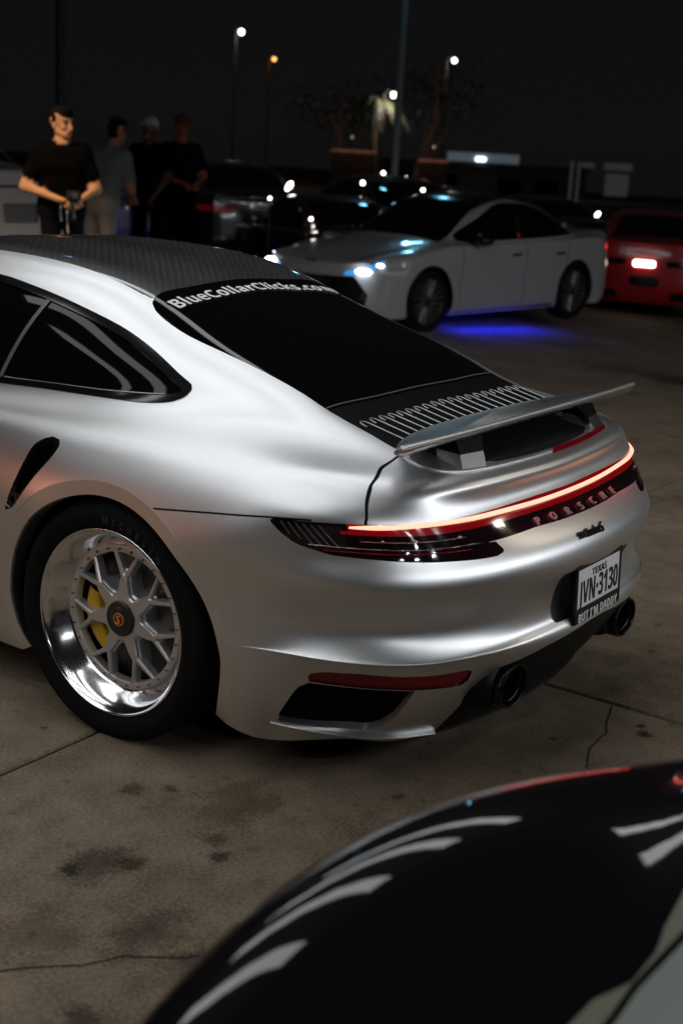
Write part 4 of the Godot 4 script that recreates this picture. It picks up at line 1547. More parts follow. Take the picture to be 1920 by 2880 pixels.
func build_ground() -> void:
	var ground := Node3D.new()
	ground.name = "ground"
	add_child(ground)
	ground.set_meta("kind", "structure")
	ground.set_meta("label", "worn brown concrete lot with joints, cracks and oil drops")
	var textures := [concrete_texture(11, true), concrete_texture(23, false), concrete_texture(37, false)]
	var fine := NoiseTexture2D.new()
	var fn := FastNoiseLite.new()
	fn.seed = 5
	fn.frequency = 0.12
	fn.fractal_octaves = 4
	fine.noise = fn
	fine.width = 512
	fine.height = 512
	fine.seamless = true
	var mats := []
	for k in 3:
		mats.append(mat("concrete_%d" % k, Color(1.12, 1.10, 1.08), 0.82, 0.0, {"albedo_texture": textures[k], "heightmap_enabled": false, "metallic_specular": 0.35}))
	var rng := RandomNumberGenerator.new()
	rng.seed = 77
	var side := 4.6
	var first := true
	var made := {}
	for gx in range(-2, 7):
		for gz in range(-6, 3):
			var x0 := -4.25 + gx * side
			var z0 := -0.04 + gz * side
			var turn := rng.randi() % 4
			var rows := []
			var cells := 6
			var gap := 0.010
			var pos := PackedVector3Array()
			var uv := PackedVector2Array()
			var idx := PackedInt32Array()
			# top grid, then a chamfer down into the joint
			for j in cells + 3:
				for i in cells + 3:
					var u: float = clampf(float(i - 1) / cells, 0.0, 1.0)
					var v: float = clampf(float(j - 1) / cells, 0.0, 1.0)
					var edge: bool = i == 0 or j == 0 or i == cells + 2 or j == cells + 2
					var inset := gap if edge else gap + 0.004
					var x: float = clampf(x0 + u * side, x0 + inset, x0 + side - inset)
					var z: float = clampf(z0 + v * side, z0 + inset, z0 + side - inset)
					pos.append(Vector3(x, fall(x, z) - (0.012 if edge else 0.0), z))
					var w := Vector2(u, v)
					if gx != 0 or gz != 0:
						for q in turn:
							w = Vector2(1.0 - w.y, w.x)
					uv.append(w)
			var wide := cells + 3
			for j in wide - 1:
				for i in wide - 1:
					var a := j * wide + i
					idx.append_array([a, a + 1, a + wide + 1, a, a + wide + 1, a + wide])
			var which: int = 0 if gx == 0 and gz == 0 else 1 + rng.randi() % 2
			part("slab", raw_mesh(pos, smooth_normals(pos, idx), idx, PackedColorArray(), uv), mats[which], ground)
	# filler in the joints and the lot beyond
	var rows := []
	for j in 61:
		var row := []
		for i in 61:
			var x := 150.0 * pow(absf(i - 20.0) / 40.0, 1.7) * signf(i - 20.0)
			var z := 150.0 * pow(absf(j - 40.0) / 40.0, 1.7) * signf(j - 40.0)
			row.append(Vector3(x, fall(x, z) - 0.02, z))
		rows.append(row)
	part("joint_filler", grid_mesh(rows, false, true), mat("filler", Color(0.075, 0.066, 0.055), 0.9), ground)

# ---------------------------------------------------------------- other cars
func sedan_cage(d: Dictionary) -> Dictionary:
	var L: float = d.length
	var w: float = d.width / 2.0
	var belt: float = d.belt
	var c := {}
	var yc := func(z: float) -> float:
		var g: Array = d.profile
		for i in g.size() - 1:
			if z <= g[i + 1][0]:
				return lerpf(g[i][1], g[i + 1][1], clampf((z - g[i][0]) / (g[i + 1][0] - g[i][0]), 0.0, 1.0))
		return g[-1][1]
	var ysh := func(z: float) -> float:
		var g: Array = d.shoulder
		for i in g.size() - 1:
			if z <= g[i + 1][0]:
				return lerpf(g[i][1], g[i + 1][1], clampf((z - g[i][0]) / (g[i + 1][0] - g[i][0]), 0.0, 1.0))
		return g[-1][1]
	var rowf := [0.16, 0.26, 0.40, 0.56, 0.78, 0.93, 1.0]
	var tuck := [0.94, 0.98, 0.995, 0.99, 1.0, 0.988, 0.955]
	var end := func(f: float, zend: float, back: float, sgn: float, top: float) -> Array:
		var o := []
		for i in 7:
			var y: float = rowf[i] * top if i > 0 else 0.18
			var t: float = [0.10, 0.03, 0.0, 0.01, 0.03, 0.06, 0.12][i]
			o.append_array([f * w * (0.97 if i == 6 else 1.0), y, zend - sgn * (back + t)])
		return o
	var k := 0
	for q in [["R5", 0.0, 0.0], ["R4", 0.32, 0.008], ["R3", 0.58, 0.035], ["R2", 0.77, 0.085], ["R1", 0.90, 0.18], ["C", 0.975, 0.36]]:
		c[q[0]] = end.call(q[1], L / 2, q[2], 1.0, yc.call(L / 2 - 0.12 - q[2]) if q[1] < 0.8 else ysh.call(L / 2 - 0.2))
	for q in [["F5", 0.0, 0.0], ["F4", 0.32, 0.015], ["F3", 0.56, 0.06], ["F2", 0.74, 0.14], ["F1", 0.87, 0.27], ["FC", 0.955, 0.50]]:
		c[q[0]] = end.call(q[1], -L / 2, q[2], -1.0, yc.call(-L / 2 + 0.12 + q[2]) if q[1] < 0.8 else ysh.call(-L / 2 + 0.25))
	var st: Array = d.stations
	for i in st.size():
		var z: float = st[i]
		var col := []
		var hw := w * (1.0 - 0.03 * pow(absf(z) / (L / 2), 3.0))
		var sh: float = ysh.call(z)
		for r in 7:
			col.append_array([hw * tuck[r], rowf[r] * sh if r > 0 else 0.17, z])
		c["S%d" % (i + 1)] = col
		var H: float = maxf(yc.call(z) - sh, 0.0)
		var t := []
		var cab: float = clampf(H / 0.35, 0.0, 1.0)
		t.append_array([hw * lerpf(0.85, 0.90, cab), sh + 0.02, z])
		t.append_array([hw * lerpf(0.70, 0.81, cab), sh + 0.03 + 0.5 * H * cab, z])
		t.append_array([hw * lerpf(0.52, 0.64, cab), sh + lerpf(0.7, 0.90, cab) * H, z])
		t.append_array([hw * 0.33, sh + H * 0.985, z])
		t.append_array([0.0, sh + H, z])
		c["T%d" % (i + 1)] = t
	return c

func simple_wheel(parent: Node3D, at: Vector3, r: float, spokes: int, right_side: bool, rim: Material) -> void:
	var w := node_part("wheel", parent)
	w.position = at
	if right_side:
		w.rotation.y = PI
	var k := r / 0.33
	part("tyre", lathe_x([[0.0, 0.245 * k], [-0.012, 0.26 * k], [-0.008, 0.31 * k], [0.02, r], [0.19, r], [0.22, 0.3 * k], [0.21, 0.24 * k]], 48), MAT.rubber, w)
	part("rim", lathe_x([[0.004, 0.248 * k], [-0.004, 0.245 * k], [0.0, 0.236 * k], [0.03, 0.225 * k], [0.12, 0.215 * k], [0.14, 0.02]], 48), MAT.dark_metal, w)
	for j in spokes:
		var t := TAU * j / spokes
		var st := stool()
		for s in [-0.5, 0.5]:
			var e: float = t + s * TAU / spokes * 0.5
			wheel_bar(st, Vector3(0.012, cos(t) * 0.045, sin(t) * 0.045), Vector3(0.006, cos(e) * 0.236 * k, sin(e) * 0.236 * k), 0.022, 0.014, 0.03)
		part("spoke", st.commit(), rim, w)
	part("hub_cap", lathe_x([[0.03, 0.05], [0.006, 0.05], [0.004, 0.03], [0.004, 0.001]], 24), MAT.dark_metal, w)

# a four-door car; o: label, paint, wheel_z, window side curve etc.
func build_sedan(called: String, label: String, group: String, at: Vector3, turn: float, d: Dictionary) -> Node3D:
	var car := thing(called, label, "car", at, turn, group)
	var t := make_skin(sedan_cage(d), 2 if d.get("far", false) else 3, 3)
	var wr: float = d.get("wheel_r", 0.33)
	var zs: Array = d.axles
	var paint: Material = d.paint
	for zc in zs:
		var s: Array = carve(t, func(p): return absf(p.x) > 0.5 and absf(p.z - zc) < 0.6 and p.y < wr + 0.55, func(p): return sqrt((p.z - zc) * (p.z - zc) + (p.y - wr) * (p.y - wr)) - wr - 0.045)
		t = s[1]
		for side in [-1.0, 1.0]:
			var x: float = d.width / 2.0 - 0.035
			simple_wheel(car, Vector3(side * x, wr, zc), wr, d.get("spokes", 10), side > 0, d.get("rim", MAT.wheel_dark))
			var lin := part("arch_liner", lathe_x([[0.0, wr + 0.05], [side * 0.3, wr + 0.05], [side * 0.3, 0.05]], 24, -1.8, 1.8), MAT.void_black, car)
			lin.position = Vector3(-side * (x - 0.02), wr, zc)
	var sw := poly(d.side_window, 3)
	var s: Array = carve(t, func(p): return absf(p.x) > 0.3 and p.y > d.belt - 0.1, func(p): return sdf(Vector2(p.z, p.y), sw))
	t = s[1]
	for side in [-1.0, 1.0]:
		var mine: PackedInt32Array = pick(s[0], func(p): return p.x * side > 0.0)[0]
		var mesh_f: Array = split(mine, func(p): return absf(p.z - d.pillar) - 0.045)
		if mesh_f[0].size():
			part("pillar", skin_mesh(mesh_f[0], -0.001), MAT.gloss_black, car)
		var fr: Array = pick(mesh_f[1], func(p): return p.z < d.pillar)
		part("front_window", skin_mesh(fr[0], -0.003), MAT.dark_glass, car)
		part("rear_side_window", skin_mesh(fr[1], -0.003), MAT.dark_glass, car)
	for q in [["windscreen", d.windscreen], ["rear_window", d.rear_window]]:
		var g: Array = q[1]
		var inner := func(p: Vector3) -> float:
			var k := clampf((p.z - g[0]) / (g[1] - g[0]), 0.0, 1.0)
			return maxf(absf(p.x) - lerpf(g[2], g[3], k), maxf(g[0] - p.z, p.z - g[1]))
		s = carve(t, func(p): return p.y > d.belt - 0.12, inner)
		t = s[1]
		if s[0].size():
			part(q[0], skin_mesh(s[0], -0.002), MAT.dark_glass, car)
	if d.has("roof_paint"):
		s = pick(t, func(p): return p.y > d.roof_from and absf(p.x) < 0.56)
		part("roof_panel", skin_mesh(s[0]), d.roof_paint, car)
		t = s[1]
	var nose := func(p: Vector3) -> Vector2: return Vector2(atan2(absf(p.x), -(p.z + d.length / 2 - 0.8)) * 0.85, p.y)
	for f in d.get("front", []):
		var pg := phi_poly(f[1])
		s = carve(t, func(p): return p.z < -d.length / 2 + 1.2, func(p): return sdf(nose.call(p), pg))
		t = s[1]
		for side in [-1.0, 1.0]:
			if f[3] and side > 0 and f[4] == null:
				continue
			var mine: PackedInt32Array = pick(s[0], func(p): return p.x * side >= 0.0)[0] if f[3] else s[0]
			if not f[3] and side > 0:
				continue
			recess(mine, f[5], f[0], f[2], car, MAT.gloss_black)
			for q in f[6] if f.size() > 6 else []:
				var best := Vector3.ZERO
				var far := 1e9
				for i in mine:
					var e: float = (nose.call(SP[i]) - Vector2(q[0] * 0.85, q[1])).length()
					if e < far:
						far = e
						best = SP[i]
				var o := part("lamp_projector", lathe_y([[0.0001, q[2] * 0.7], [q[2] * 0.7, q[2] * 0.55], [q[2], 0.0], [q[2] * 0.7, -q[2] * 0.55], [0.0001, -q[2] * 0.7]], 16), MAT.head_lamp_white, car)
				o.position = best + Vector3(0, 0, -0.005)
				o.scale = Vector3(1.5, 0.75, 1.5)
	var tailf := func(p: Vector3) -> Vector2: return Vector2(atan2(absf(p.x), p.z - d.length / 2 + 0.8) * 0.85, p.y)
	for f in d.get("back", []):
		var pg := phi_poly(f[1])
		s = carve(t, func(p): return p.z > d.length / 2 - 1.2, func(p): return sdf(tailf.call(p), pg))
		t = s[1]
		if f[3]:
			for side in [-1.0, 1.0]:
				recess(pick(s[0], func(p): return p.x * side >= 0.0)[0], f[5], f[0], f[2] if side < 0 or f[4] == null else f[4], car, MAT.gloss_black)
		else:
			recess(s[0], f[5], f[0], f[2], car, MAT.gloss_black)
	# door lines
	for z in d.get("doors", []):
		var near := func(p): return absf(p.x) > 0.5 and absf(p.z - z) < 0.3 and p.y > 0.25 and p.y < d.belt + 0.02
		gap_strips(t, near, func(p): return p.z - z - 0.06 * (p.y - 0.6), 0.004, car)
		t = left_over
	part("body_shell", skin_mesh(t), paint, car)
	part("underbody", box_mesh(Vector3(0, 0.30, 0), Vector3(d.width * 0.62, 0.24, d.length * 0.9), 0.03), MAT.void_black, car)
	if d.get("mirrors", true):
		for side in [-1.0, 1.0]:
			var zc: float = d.mirror_z
			var m := part("door_mirror", lathe_x([[-0.11, 0.005], [-0.10, 0.05], [-0.03, 0.075], [0.06, 0.07], [0.09, 0.04], [0.095, 0.002]], 20), d.get("mirror_paint", MAT.gloss_black), car)
			m.position = Vector3(side * (d.width / 2 + 0.06), d.belt + 0.05, zc)
			m.scale = Vector3(1, 0.9, 1.2)
			part("mirror_arm", box_mesh(Vector3(side * (d.width / 2 - 0.05), d.belt + 0.0, zc), Vector3(0.16, 0.03, 0.07), 0.01), MAT.gloss_black, car)
	for z in d.get("handles", []):
		for side in [-1.0, 1.0]:
			part("door_handle", tube([Vector3(side * (d.width / 2 - 0.03), d.belt - 0.13, z - 0.1), Vector3(side * (d.width / 2 + 0.004), d.belt - 0.125, z - 0.07), Vector3(side * (d.width / 2 + 0.004), d.belt - 0.12, z + 0.07), Vector3(side * (d.width / 2 - 0.03), d.belt - 0.118, z + 0.1)], 0.014, 8), d.get("handle_paint", paint), car)
	return car

func standard_shape(more := {}) -> Dictionary:
	var d := {
		"length": 4.66, "width": 1.82, "belt": 0.92, "axles": [-1.36, 1.36], "wheel_r": 0.335,
		"profile": [[-2.4, 0.66], [-2.1, 0.76], [-1.05, 0.96], [-0.95, 0.985], [-0.15, 1.37], [0.25, 1.42], [0.75, 1.385], [1.65, 1.07], [1.8, 1.045], [2.33, 1.03]],
		"shoulder": [[-2.4, 0.62], [-2.0, 0.74], [-1.0, 0.90], [0.0, 0.925], [1.2, 0.955], [2.33, 0.97]],
		"stations": [1.72, 1.36, 0.95, 0.5, 0.1, -0.35, -0.75, -1.05, -1.36, -1.68],
		"side_window": [[-0.80, 0.945], [-0.4, 1.17], [0.0, 1.325], [0.3, 1.345], [0.7, 1.31], [1.15, 1.15], [1.38, 1.03], [1.30, 0.995], [0.6, 0.965], [-0.1, 0.95]],
		"pillar": 0.30, "windscreen": [-1.02, -0.16, 0.66, 0.52], "rear_window": [0.82, 1.64, 0.50, 0.58],
		"mirror_z": -0.62, "handles": [0.12, 0.98], "doors": [-0.86, 0.30, 1.12],
	}
	for k in more:
		d[k] = more[k]
	return d

func build_others() -> void:
	mat("wheel_dark", Color(0.36, 0.36, 0.36), 0.3, 0.9)
	mat("white_paint", Color(0.36, 0.36, 0.37), 0.25, 0.0, {"clearcoat_enabled": true, "clearcoat": 1.0, "clearcoat_roughness": 0.04})
	mat("red_paint", Color(0.42, 0.008, 0.010), 0.25, 0.0, {"clearcoat_enabled": true, "clearcoat": 1.0, "clearcoat_roughness": 0.04})
	mat("blue_paint", Color(0.01, 0.03, 0.28), 0.25, 0.0, {"clearcoat_enabled": true, "clearcoat": 1.0, "clearcoat_roughness": 0.04})
	mat("black_paint", Color(0.0045, 0.0045, 0.005), 0.3, 0.0, {"metallic_specular": 0.1, "clearcoat_enabled": true, "clearcoat": 1.0, "clearcoat_roughness": 0.015})
	mat("dark_paint", Color(0.008, 0.008, 0.010), 0.2, 0.0, {"clearcoat_enabled": true, "clearcoat": 1.0, "clearcoat_roughness": 0.03})
	mat("maroon_paint", Color(0.02, 0.004, 0.004), 0.2, 0.0, {"clearcoat_enabled": true, "clearcoat": 1.0, "clearcoat_roughness": 0.03})
	glow("head_lamp_white", Color(0.5, 0.5, 0.5), Color(0.80, 0.90, 1.0), 9.0)
	glow("head_lamp_blue", Color(0.05, 0.1, 0.2), Color(0.03, 0.30, 0.75), 0.9)
	glow("under_blue", Color(0.02, 0.05, 0.2), Color(0.02, 0.25, 0.8), 1.2)
	glow("tail_red", Color(0.2, 0.01, 0.01), Color(1.0, 0.03, 0.02), 1.6)
	glow("warm_lamp", Color(0.5, 0.5, 0.4), Color(1.0, 0.93, 0.78), 6.0)
	# the white sedan with blue light beneath
	var d := standard_shape({"paint": MAT.white_paint, "roof_paint": MAT.gloss_black, "roof_from": 1.27, "handle_paint": MAT.gloss_black, "spokes": 10,
		"front": [
			["lower_grille", [[-0.05, 0.20], [0.5, 0.20], [0.82, 0.26], [0.86, 0.42], [0.70, 0.60], [0.5, 0.585], [-0.05, 0.575]], MAT.gloss_black, false, null, 0.02],
			["head_lamp", [[0.56, 0.600], [0.72, 0.605], [0.95, 0.69], [1.12, 0.765], [1.02, 0.755], [0.80, 0.69], [0.60, 0.645]], MAT.head_lamp_blue, true, 1, 0.004, [[0.80, 0.645, 0.058], [1.0, 0.725, 0.028]]],
		],
		"back": [["tail_lamp", [[0.55, 0.83], [1.0, 0.80], [1.12, 0.86], [1.0, 0.90], [0.55, 0.88]], MAT.tail_red, true, null, 0.004]]})
	var turn := deg_to_rad(82.0)
	var contact := Vector3(8.65, -0.16, -4.75)
	var at := contact - Basis(Vector3.UP, turn) * Vector3(-0.86, 0, -1.36)
	at.y = fall(at.x, at.z) * 0.5 + fall(contact.x, contact.z) * 0.5
	var car := build_sedan("white_sedan", "white four-door sedan with lit headlamps and blue light under its sill", "", at, turn, d)
	for side in [-1.0, 1.0]:
		var beam := SpotLight3D.new()
		beam.name = "head_lamp_beam"
		beam.light_energy = 1.2
		beam.light_color = Color(0.85, 0.93, 1.0)
		beam.spot_angle = 35.0
		beam.spot_range = 20.0
		beam.light_size = 0.05
		beam.shadow_enabled = true
		add_child(beam, true)
		beam.position = at + Basis(Vector3.UP, turn) * Vector3(side * 0.60, 0.62, -2.26)
		beam.rotation = Vector3(-0.16, turn, 0)
	for side in [-1.0, 1.0]:
		part("sill_light", box_mesh(Vector3(side * 0.80, 0.175, 0.0), Vector3(0.03, 0.014, 1.7), 0.004), MAT.under_blue, car)
		part("sill", box_mesh(Vector3(side * 0.845, 0.215, 0.0), Vector3(0.07, 0.05, 1.85), 0.012), MAT.gloss_black, car)
		var ul := AreaLight3D.new()
		ul.name = "sill_glow"
		ul.area_size = Vector2(0.03, 1.6)
		ul.light_color = Color(0.10, 0.12, 1.0)
		ul.light_energy = 1.3
		ul.shadow_enabled = true
		add_child(ul, true)
		ul.position = at + Basis(Vector3.UP, turn) * Vector3(side * 0.82, 0.16, 0.0)
		ul.rotation = Vector3(-PI / 2, turn, 0)
	# emblem on the bonnet's tip and boot spoiler
	part("nose_emblem", tube([Vector3(-0.07, 0.70, -2.26), Vector3(-0.03, 0.725, -2.26), Vector3(0.03, 0.70, -2.265), Vector3(0.07, 0.725, -2.26)], 0.012, 8), MAT.gloss_black, car)
	part("boot_spoiler", box_mesh(Vector3(0, 1.10, 2.18), Vector3(1.35, 0.025, 0.2), 0.01), MAT.gloss_black, car)
	# red car behind it, its tail towards us
	d = standard_shape({"paint": MAT.red_paint, "width": 1.88, "far": true, "length": 4.5, "mirrors": false, "handles": [],
		"back": [["tail_lamp", [[0.34, 0.70], [0.80, 0.70], [0.84, 0.79], [0.34, 0.79]], MAT.gloss_black, true, null, 0.01],
			["plate_hollow", [[-0.05, 0.42], [0.26, 0.42], [0.26, 0.56], [-0.05, 0.56]], MAT.gloss_black, false, null, 0.02],
			["bumper_vent", [[0.42, 0.24], [0.80, 0.24], [0.76, 0.36], [0.46, 0.36]], MAT.gloss_black, true, null, 0.02]]})
	car = build_sedan("red_coupe", "bright red car with one lit white lamp in its tail", "", Vector3(16.6, -0.40, -5.45), deg_to_rad(-72.0), d)
	var lamp := part("reversing_lamp", box_mesh(Vector3(-0.02, 0.735, 2.24), Vector3(0.30, 0.085, 0.06), 0.02), MAT.warm_lamp, car)
	lamp.rotation.y = 0.0
	# white car at the left edge, its tail towards us
	d = standard_shape({"paint": MAT.white_paint, "mirrors": false, "handles": [], 
		"back": [["tail_lamp", [[0.44, 0.83], [0.80, 0.79], [1.12, 0.80], [1.1, 0.88], [0.70, 0.90], [0.50, 0.87]], MAT.red_lens_dim, true, null, 0.006], ["boot_line", [[-0.05, 0.885], [0.40, 0.885], [0.46, 0.895], [0.40, 0.905], [-0.05, 0.905]], MAT.gloss_black, false, null, 0.008],
			["plate_hollow", [[-0.05, 0.60], [0.25, 0.60], [0.27, 0.76], [-0.05, 0.76]], MAT.trim_grey, false, null, 0.02],
			["bumper_strip", [[-0.05, 0.24], [0.7, 0.25], [0.7, 0.34], [-0.05, 0.34]], MAT.gloss_black, false, null, 0.01]]})
	build_sedan("white_saloon", "white saloon at the lot's edge, tail towards the silver coupe, red tail lamp", "", Vector3(5.75, 0.12, -9.85), deg_to_rad(-4.0), d).scale = Vector3(1.0, 1.16, 1.0)
	# blue car beyond the standing people
	d = standard_shape({"paint": MAT.blue_paint, "far": true, "mirrors": false, "handles": []})
	build_sedan("blue_saloon", "deep blue car parked behind the man with the camera rig", "", Vector3(10.2, fall(10.2, -11.2), -11.2), deg_to_rad(-44.0), d)
	# dark cars in a row at the back
	var spots := [
		[Vector3(12.2, 0.0, -10.6), -35.0, "dark_paint", "black car with a pale gleam on its roof, behind the silver coupe's roof", 1.02],
		[Vector3(13.9, -0.34, -8.9), -35.0, "dark_paint", "black car between the gleaming roof and the white sedan's bonnet", 1.06],
		[Vector3(16.3, -0.42, -9.4), -40.0, "dark_paint", "black car directly beyond the white sedan's windscreen", 1.0],
		[Vector3(10.5, -0.25, -7.5), -35.0, "maroon_paint", "dark maroon car nearest behind the silver coupe's roof", 0.86],
		[Vector3(21.5, -0.58, -10.2), -30.0, "dark_paint", "black car far behind the white sedan's boot", 1.0],
	]
	for q in spots:
		var e := standard_shape({"paint": MAT[q[2]], "far": true, "mirrors": false, "handles": [],
			"back": [["tail_lamp", [[0.50, 0.80], [1.0, 0.80], [1.05, 0.88], [0.50, 0.88]], MAT.red_lens_dim, true, null, 0.006]]})
		var o := build_sedan("dark_car", q[3], "black cars in the back row", Vector3(q[0].x, fall(q[0].x, q[0].z), q[0].z), deg_to_rad(q[1]), e)
		o.scale = Vector3.ONE * q[4]
	build_black_car()
	build_people()
	build_background()

# ---------------------------------------------------------------- the black car beside the photographer
func build_black_car() -> void:
	var car := thing("black_coupe", "glossy black car in the foreground with a pale bonnet panel", "car", Vector3(-0.05, 0.0, 3.38), deg_to_rad(71.0))
	var t := make_skin(CAGE, 3)
	for i in SP.size():
		var p := SP[i]
		var hump := 0.2 * smoothstep(0.3, 0.85, absf(p.x)) * exp(-pow((p.z + 2.6) / 0.62, 2.0))
		SP[i].y = p.y * (1.0 + hump) * 0.88
	SN = smooth_normals(SP, t)
	var s: Array = []
	for zc in [0.0, -2.45]:
		s = carve(t, func(p): return absf(p.x) > 0.6 and absf(p.z - zc) < 0.55 and p.y < 0.85, func(p): return sqrt((p.z - zc) * (p.z - zc) + (p.y - 0.352) * (p.y - 0.352)) - 0.39)
		t = s[1]
	var win := poly(WINDOW, 3)
	s = carve(t, func(p): return absf(p.x) > 0.4 and p.y > 0.75 and p.z < 0.16 and p.z > -1.95, func(p): return sdf(Vector2(p.z, p.y / 0.88), win))
	t = s[1]
	part("side_glass", skin_mesh(s[0], -0.003), MAT.dark_glass, car)
	s = carve(t, func(p): return absf(p.x) < 0.62 and p.y > 0.7, func(p): return maxf(absf(p.x) - 0.58, maxf(p.z + 1.44, -2.26 - p.z)))
	t = s[1]
	part("windscreen", skin_mesh(s[0], -0.002), MAT.dark_glass, car)
	# pale panel set into the bonnet, with a dark seam
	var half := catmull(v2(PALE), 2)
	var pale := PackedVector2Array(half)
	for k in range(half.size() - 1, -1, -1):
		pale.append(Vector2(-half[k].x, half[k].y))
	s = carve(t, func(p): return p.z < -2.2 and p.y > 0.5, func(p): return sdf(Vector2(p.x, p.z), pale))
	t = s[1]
	var seam := PackedVector2Array(v2(PALE_SEAM))
	var seam_at := func(p: Vector3) -> float:
		for i in seam.size() - 1:
			if p.z >= seam[i + 1].y or i == seam.size() - 2:
				return absf(p.x) - lerpf(seam[i].x, seam[i + 1].x, (p.z - seam[i].y) / (seam[i + 1].y - seam[i].y))
		return 1.0
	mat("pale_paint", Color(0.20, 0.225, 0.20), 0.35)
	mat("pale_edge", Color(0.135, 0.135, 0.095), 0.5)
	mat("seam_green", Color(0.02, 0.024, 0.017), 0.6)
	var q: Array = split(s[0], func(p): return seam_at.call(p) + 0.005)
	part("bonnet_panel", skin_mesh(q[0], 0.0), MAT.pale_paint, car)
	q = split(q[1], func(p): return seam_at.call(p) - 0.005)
	for side in [-1.0, 1.0]:
		var mine := func(p: Vector3) -> bool: return p.x * side > 0.0
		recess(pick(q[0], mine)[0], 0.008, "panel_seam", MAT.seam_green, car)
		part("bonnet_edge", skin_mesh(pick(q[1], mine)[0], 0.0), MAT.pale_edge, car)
	part("body_shell", skin_mesh(t), MAT.black_paint, car)
	part("underbody", box_mesh(Vector3(0, 0.36, -1.15), Vector3(1.1, 0.44, 4.0), 0.04), MAT.void_black, car)
	for z in [0.0, -2.45]:
		for side in [-1.0, 1.0]:
			simple_wheel(car, Vector3(side * 0.90, 0.345, z), 0.345, 10, side > 0, MAT.wheel_dark)

# ---------------------------------------------------------------- people
# bones: [a, b, ra, rb, colour number]
func figure(st_out: Array, bones: Array, cell: float, k: float) -> void:
	var lo := Vector3(1e9, 1e9, 1e9)
	var hi := -lo
	for b in bones:
		var r: float = maxf(b[2], b[3]) + 4.0 * k + 2.0 * cell
		for p in [b[0], b[1]]:
			lo = lo.min(p - Vector3.ONE * r)
			hi = hi.max(p + Vector3.ONE * r)
	var n := Vector3i(((hi - lo) / cell).ceil()) + Vector3i.ONE
	var f := PackedFloat32Array()
	f.resize(n.x * n.y * n.z)
	var near := PackedFloat32Array()
	near.resize(f.size())
	near.fill(1e9)
	var who := PackedByteArray()
	who.resize(f.size())
	for b in bones:
		var a: Vector3 = b[0]
		var e: Vector3 = b[1] - a
		var l2 := maxf(e.length_squared(), 1e-9)
		var r: float = maxf(b[2], b[3]) + 4.0 * k + cell
		var p0 := Vector3i(((a.min(b[1]) - Vector3.ONE * r - lo) / cell).floor()).clamp(Vector3i.ZERO, n - Vector3i.ONE)
		var p1 := Vector3i(((a.max(b[1]) + Vector3.ONE * r - lo) / cell).ceil()).clamp(Vector3i.ZERO, n - Vector3i.ONE)
		for z in range(p0.z, p1.z + 1):
			for y in range(p0.y, p1.y + 1):
				var at := (z * n.y + y) * n.x
				for x in range(p0.x, p1.x + 1):
					var w := lo + Vector3(x, y, z) * cell - a
					var t := clampf(w.dot(e) / l2, 0.0, 1.0)
					var d: float = (w - e * t).length() - lerpf(b[2], b[3], t)
					if d < 4.0 * k + cell:
						f[at + x] += exp(-d / k)
						if d < near[at + x]:
							near[at + x] = d
							who[at + x] = b[4]
	for i in f.size():
		f[i] = -k * log(f[i]) if f[i] > 1e-12 else 4.0 * k
	# surface nets
	var pos: PackedVector3Array = st_out[0]
	var col: PackedColorArray = st_out[1]
	var idx: PackedInt32Array = st_out[2]
	var pal: Array = st_out[3]
	var vert := {}
	var sy := n.x
	var sz := n.x * n.y
	for z in n.z - 1:
		for y in n.y - 1:
			for x in n.x - 1:
				var i := z * sz + y * sy + x
				var m := 0
				for c in 8:
					if f[i + (c & 1) + ((c >> 1) & 1) * sy + (c >> 2) * sz] < 0.0:
						m += 1
				if m == 0 or m == 8:
					continue
				var sum := Vector3.ZERO
				var cnt := 0
				for q in [[0, 1], [2, 3], [4, 5], [6, 7], [0, 2], [1, 3], [4, 6], [5, 7], [0, 4], [1, 5], [2, 6], [3, 7]]:
					var c0: int = q[0]
					var c1: int = q[1]
					var v0 := f[i + (c0 & 1) + ((c0 >> 1) & 1) * sy + (c0 >> 2) * sz]
					var v1 := f[i + (c1 & 1) + ((c1 >> 1) & 1) * sy + (c1 >> 2) * sz]
					if (v0 < 0.0) != (v1 < 0.0):
						var t := v0 / (v0 - v1)
						sum += Vector3(c0 & 1, (c0 >> 1) & 1, c0 >> 2).lerp(Vector3(c1 & 1, (c1 >> 1) & 1, c1 >> 2), t)
						cnt += 1
				vert[i] = pos.size()
				pos.append(lo + (Vector3(x, y, z) + sum / cnt) * cell)
				var best := i
				for c in 8:
					var j := i + (c & 1) + ((c >> 1) & 1) * sy + (c >> 2) * sz
					if near[j] < near[best]:
						best = j
				col.append(pal[who[best]])
	for i in vert:
		var x: int = i % n.x
		var y: int = (i / sy) % n.y
		var z: int = i / sz
		var inside := f[i] < 0.0
		for ax in 3:
			var d: int = [1, sy, sz][ax]
			var u: int = [sy, sz, 1][ax]
			var v: int = [sz, 1, sy][ax]
			if [y, z, x][ax] == 0 or [z, x, y][ax] == 0:
				continue
			if (f[i + d] < 0.0) == inside:
				continue
			if not (vert.has(i - u) and vert.has(i - v) and vert.has(i - u - v)):
				continue
			var a: int = vert[i]
			var b: int = vert[i - u]
			var c: int = vert[i - u - v]
			var e: int = vert[i - v]
			if inside:
				idx.append_array([a, c, b, a, e, c])
			else:
				idx.append_array([a, b, c, a, c, e])
	st_out[0] = pos
	st_out[1] = col
	st_out[2] = idx

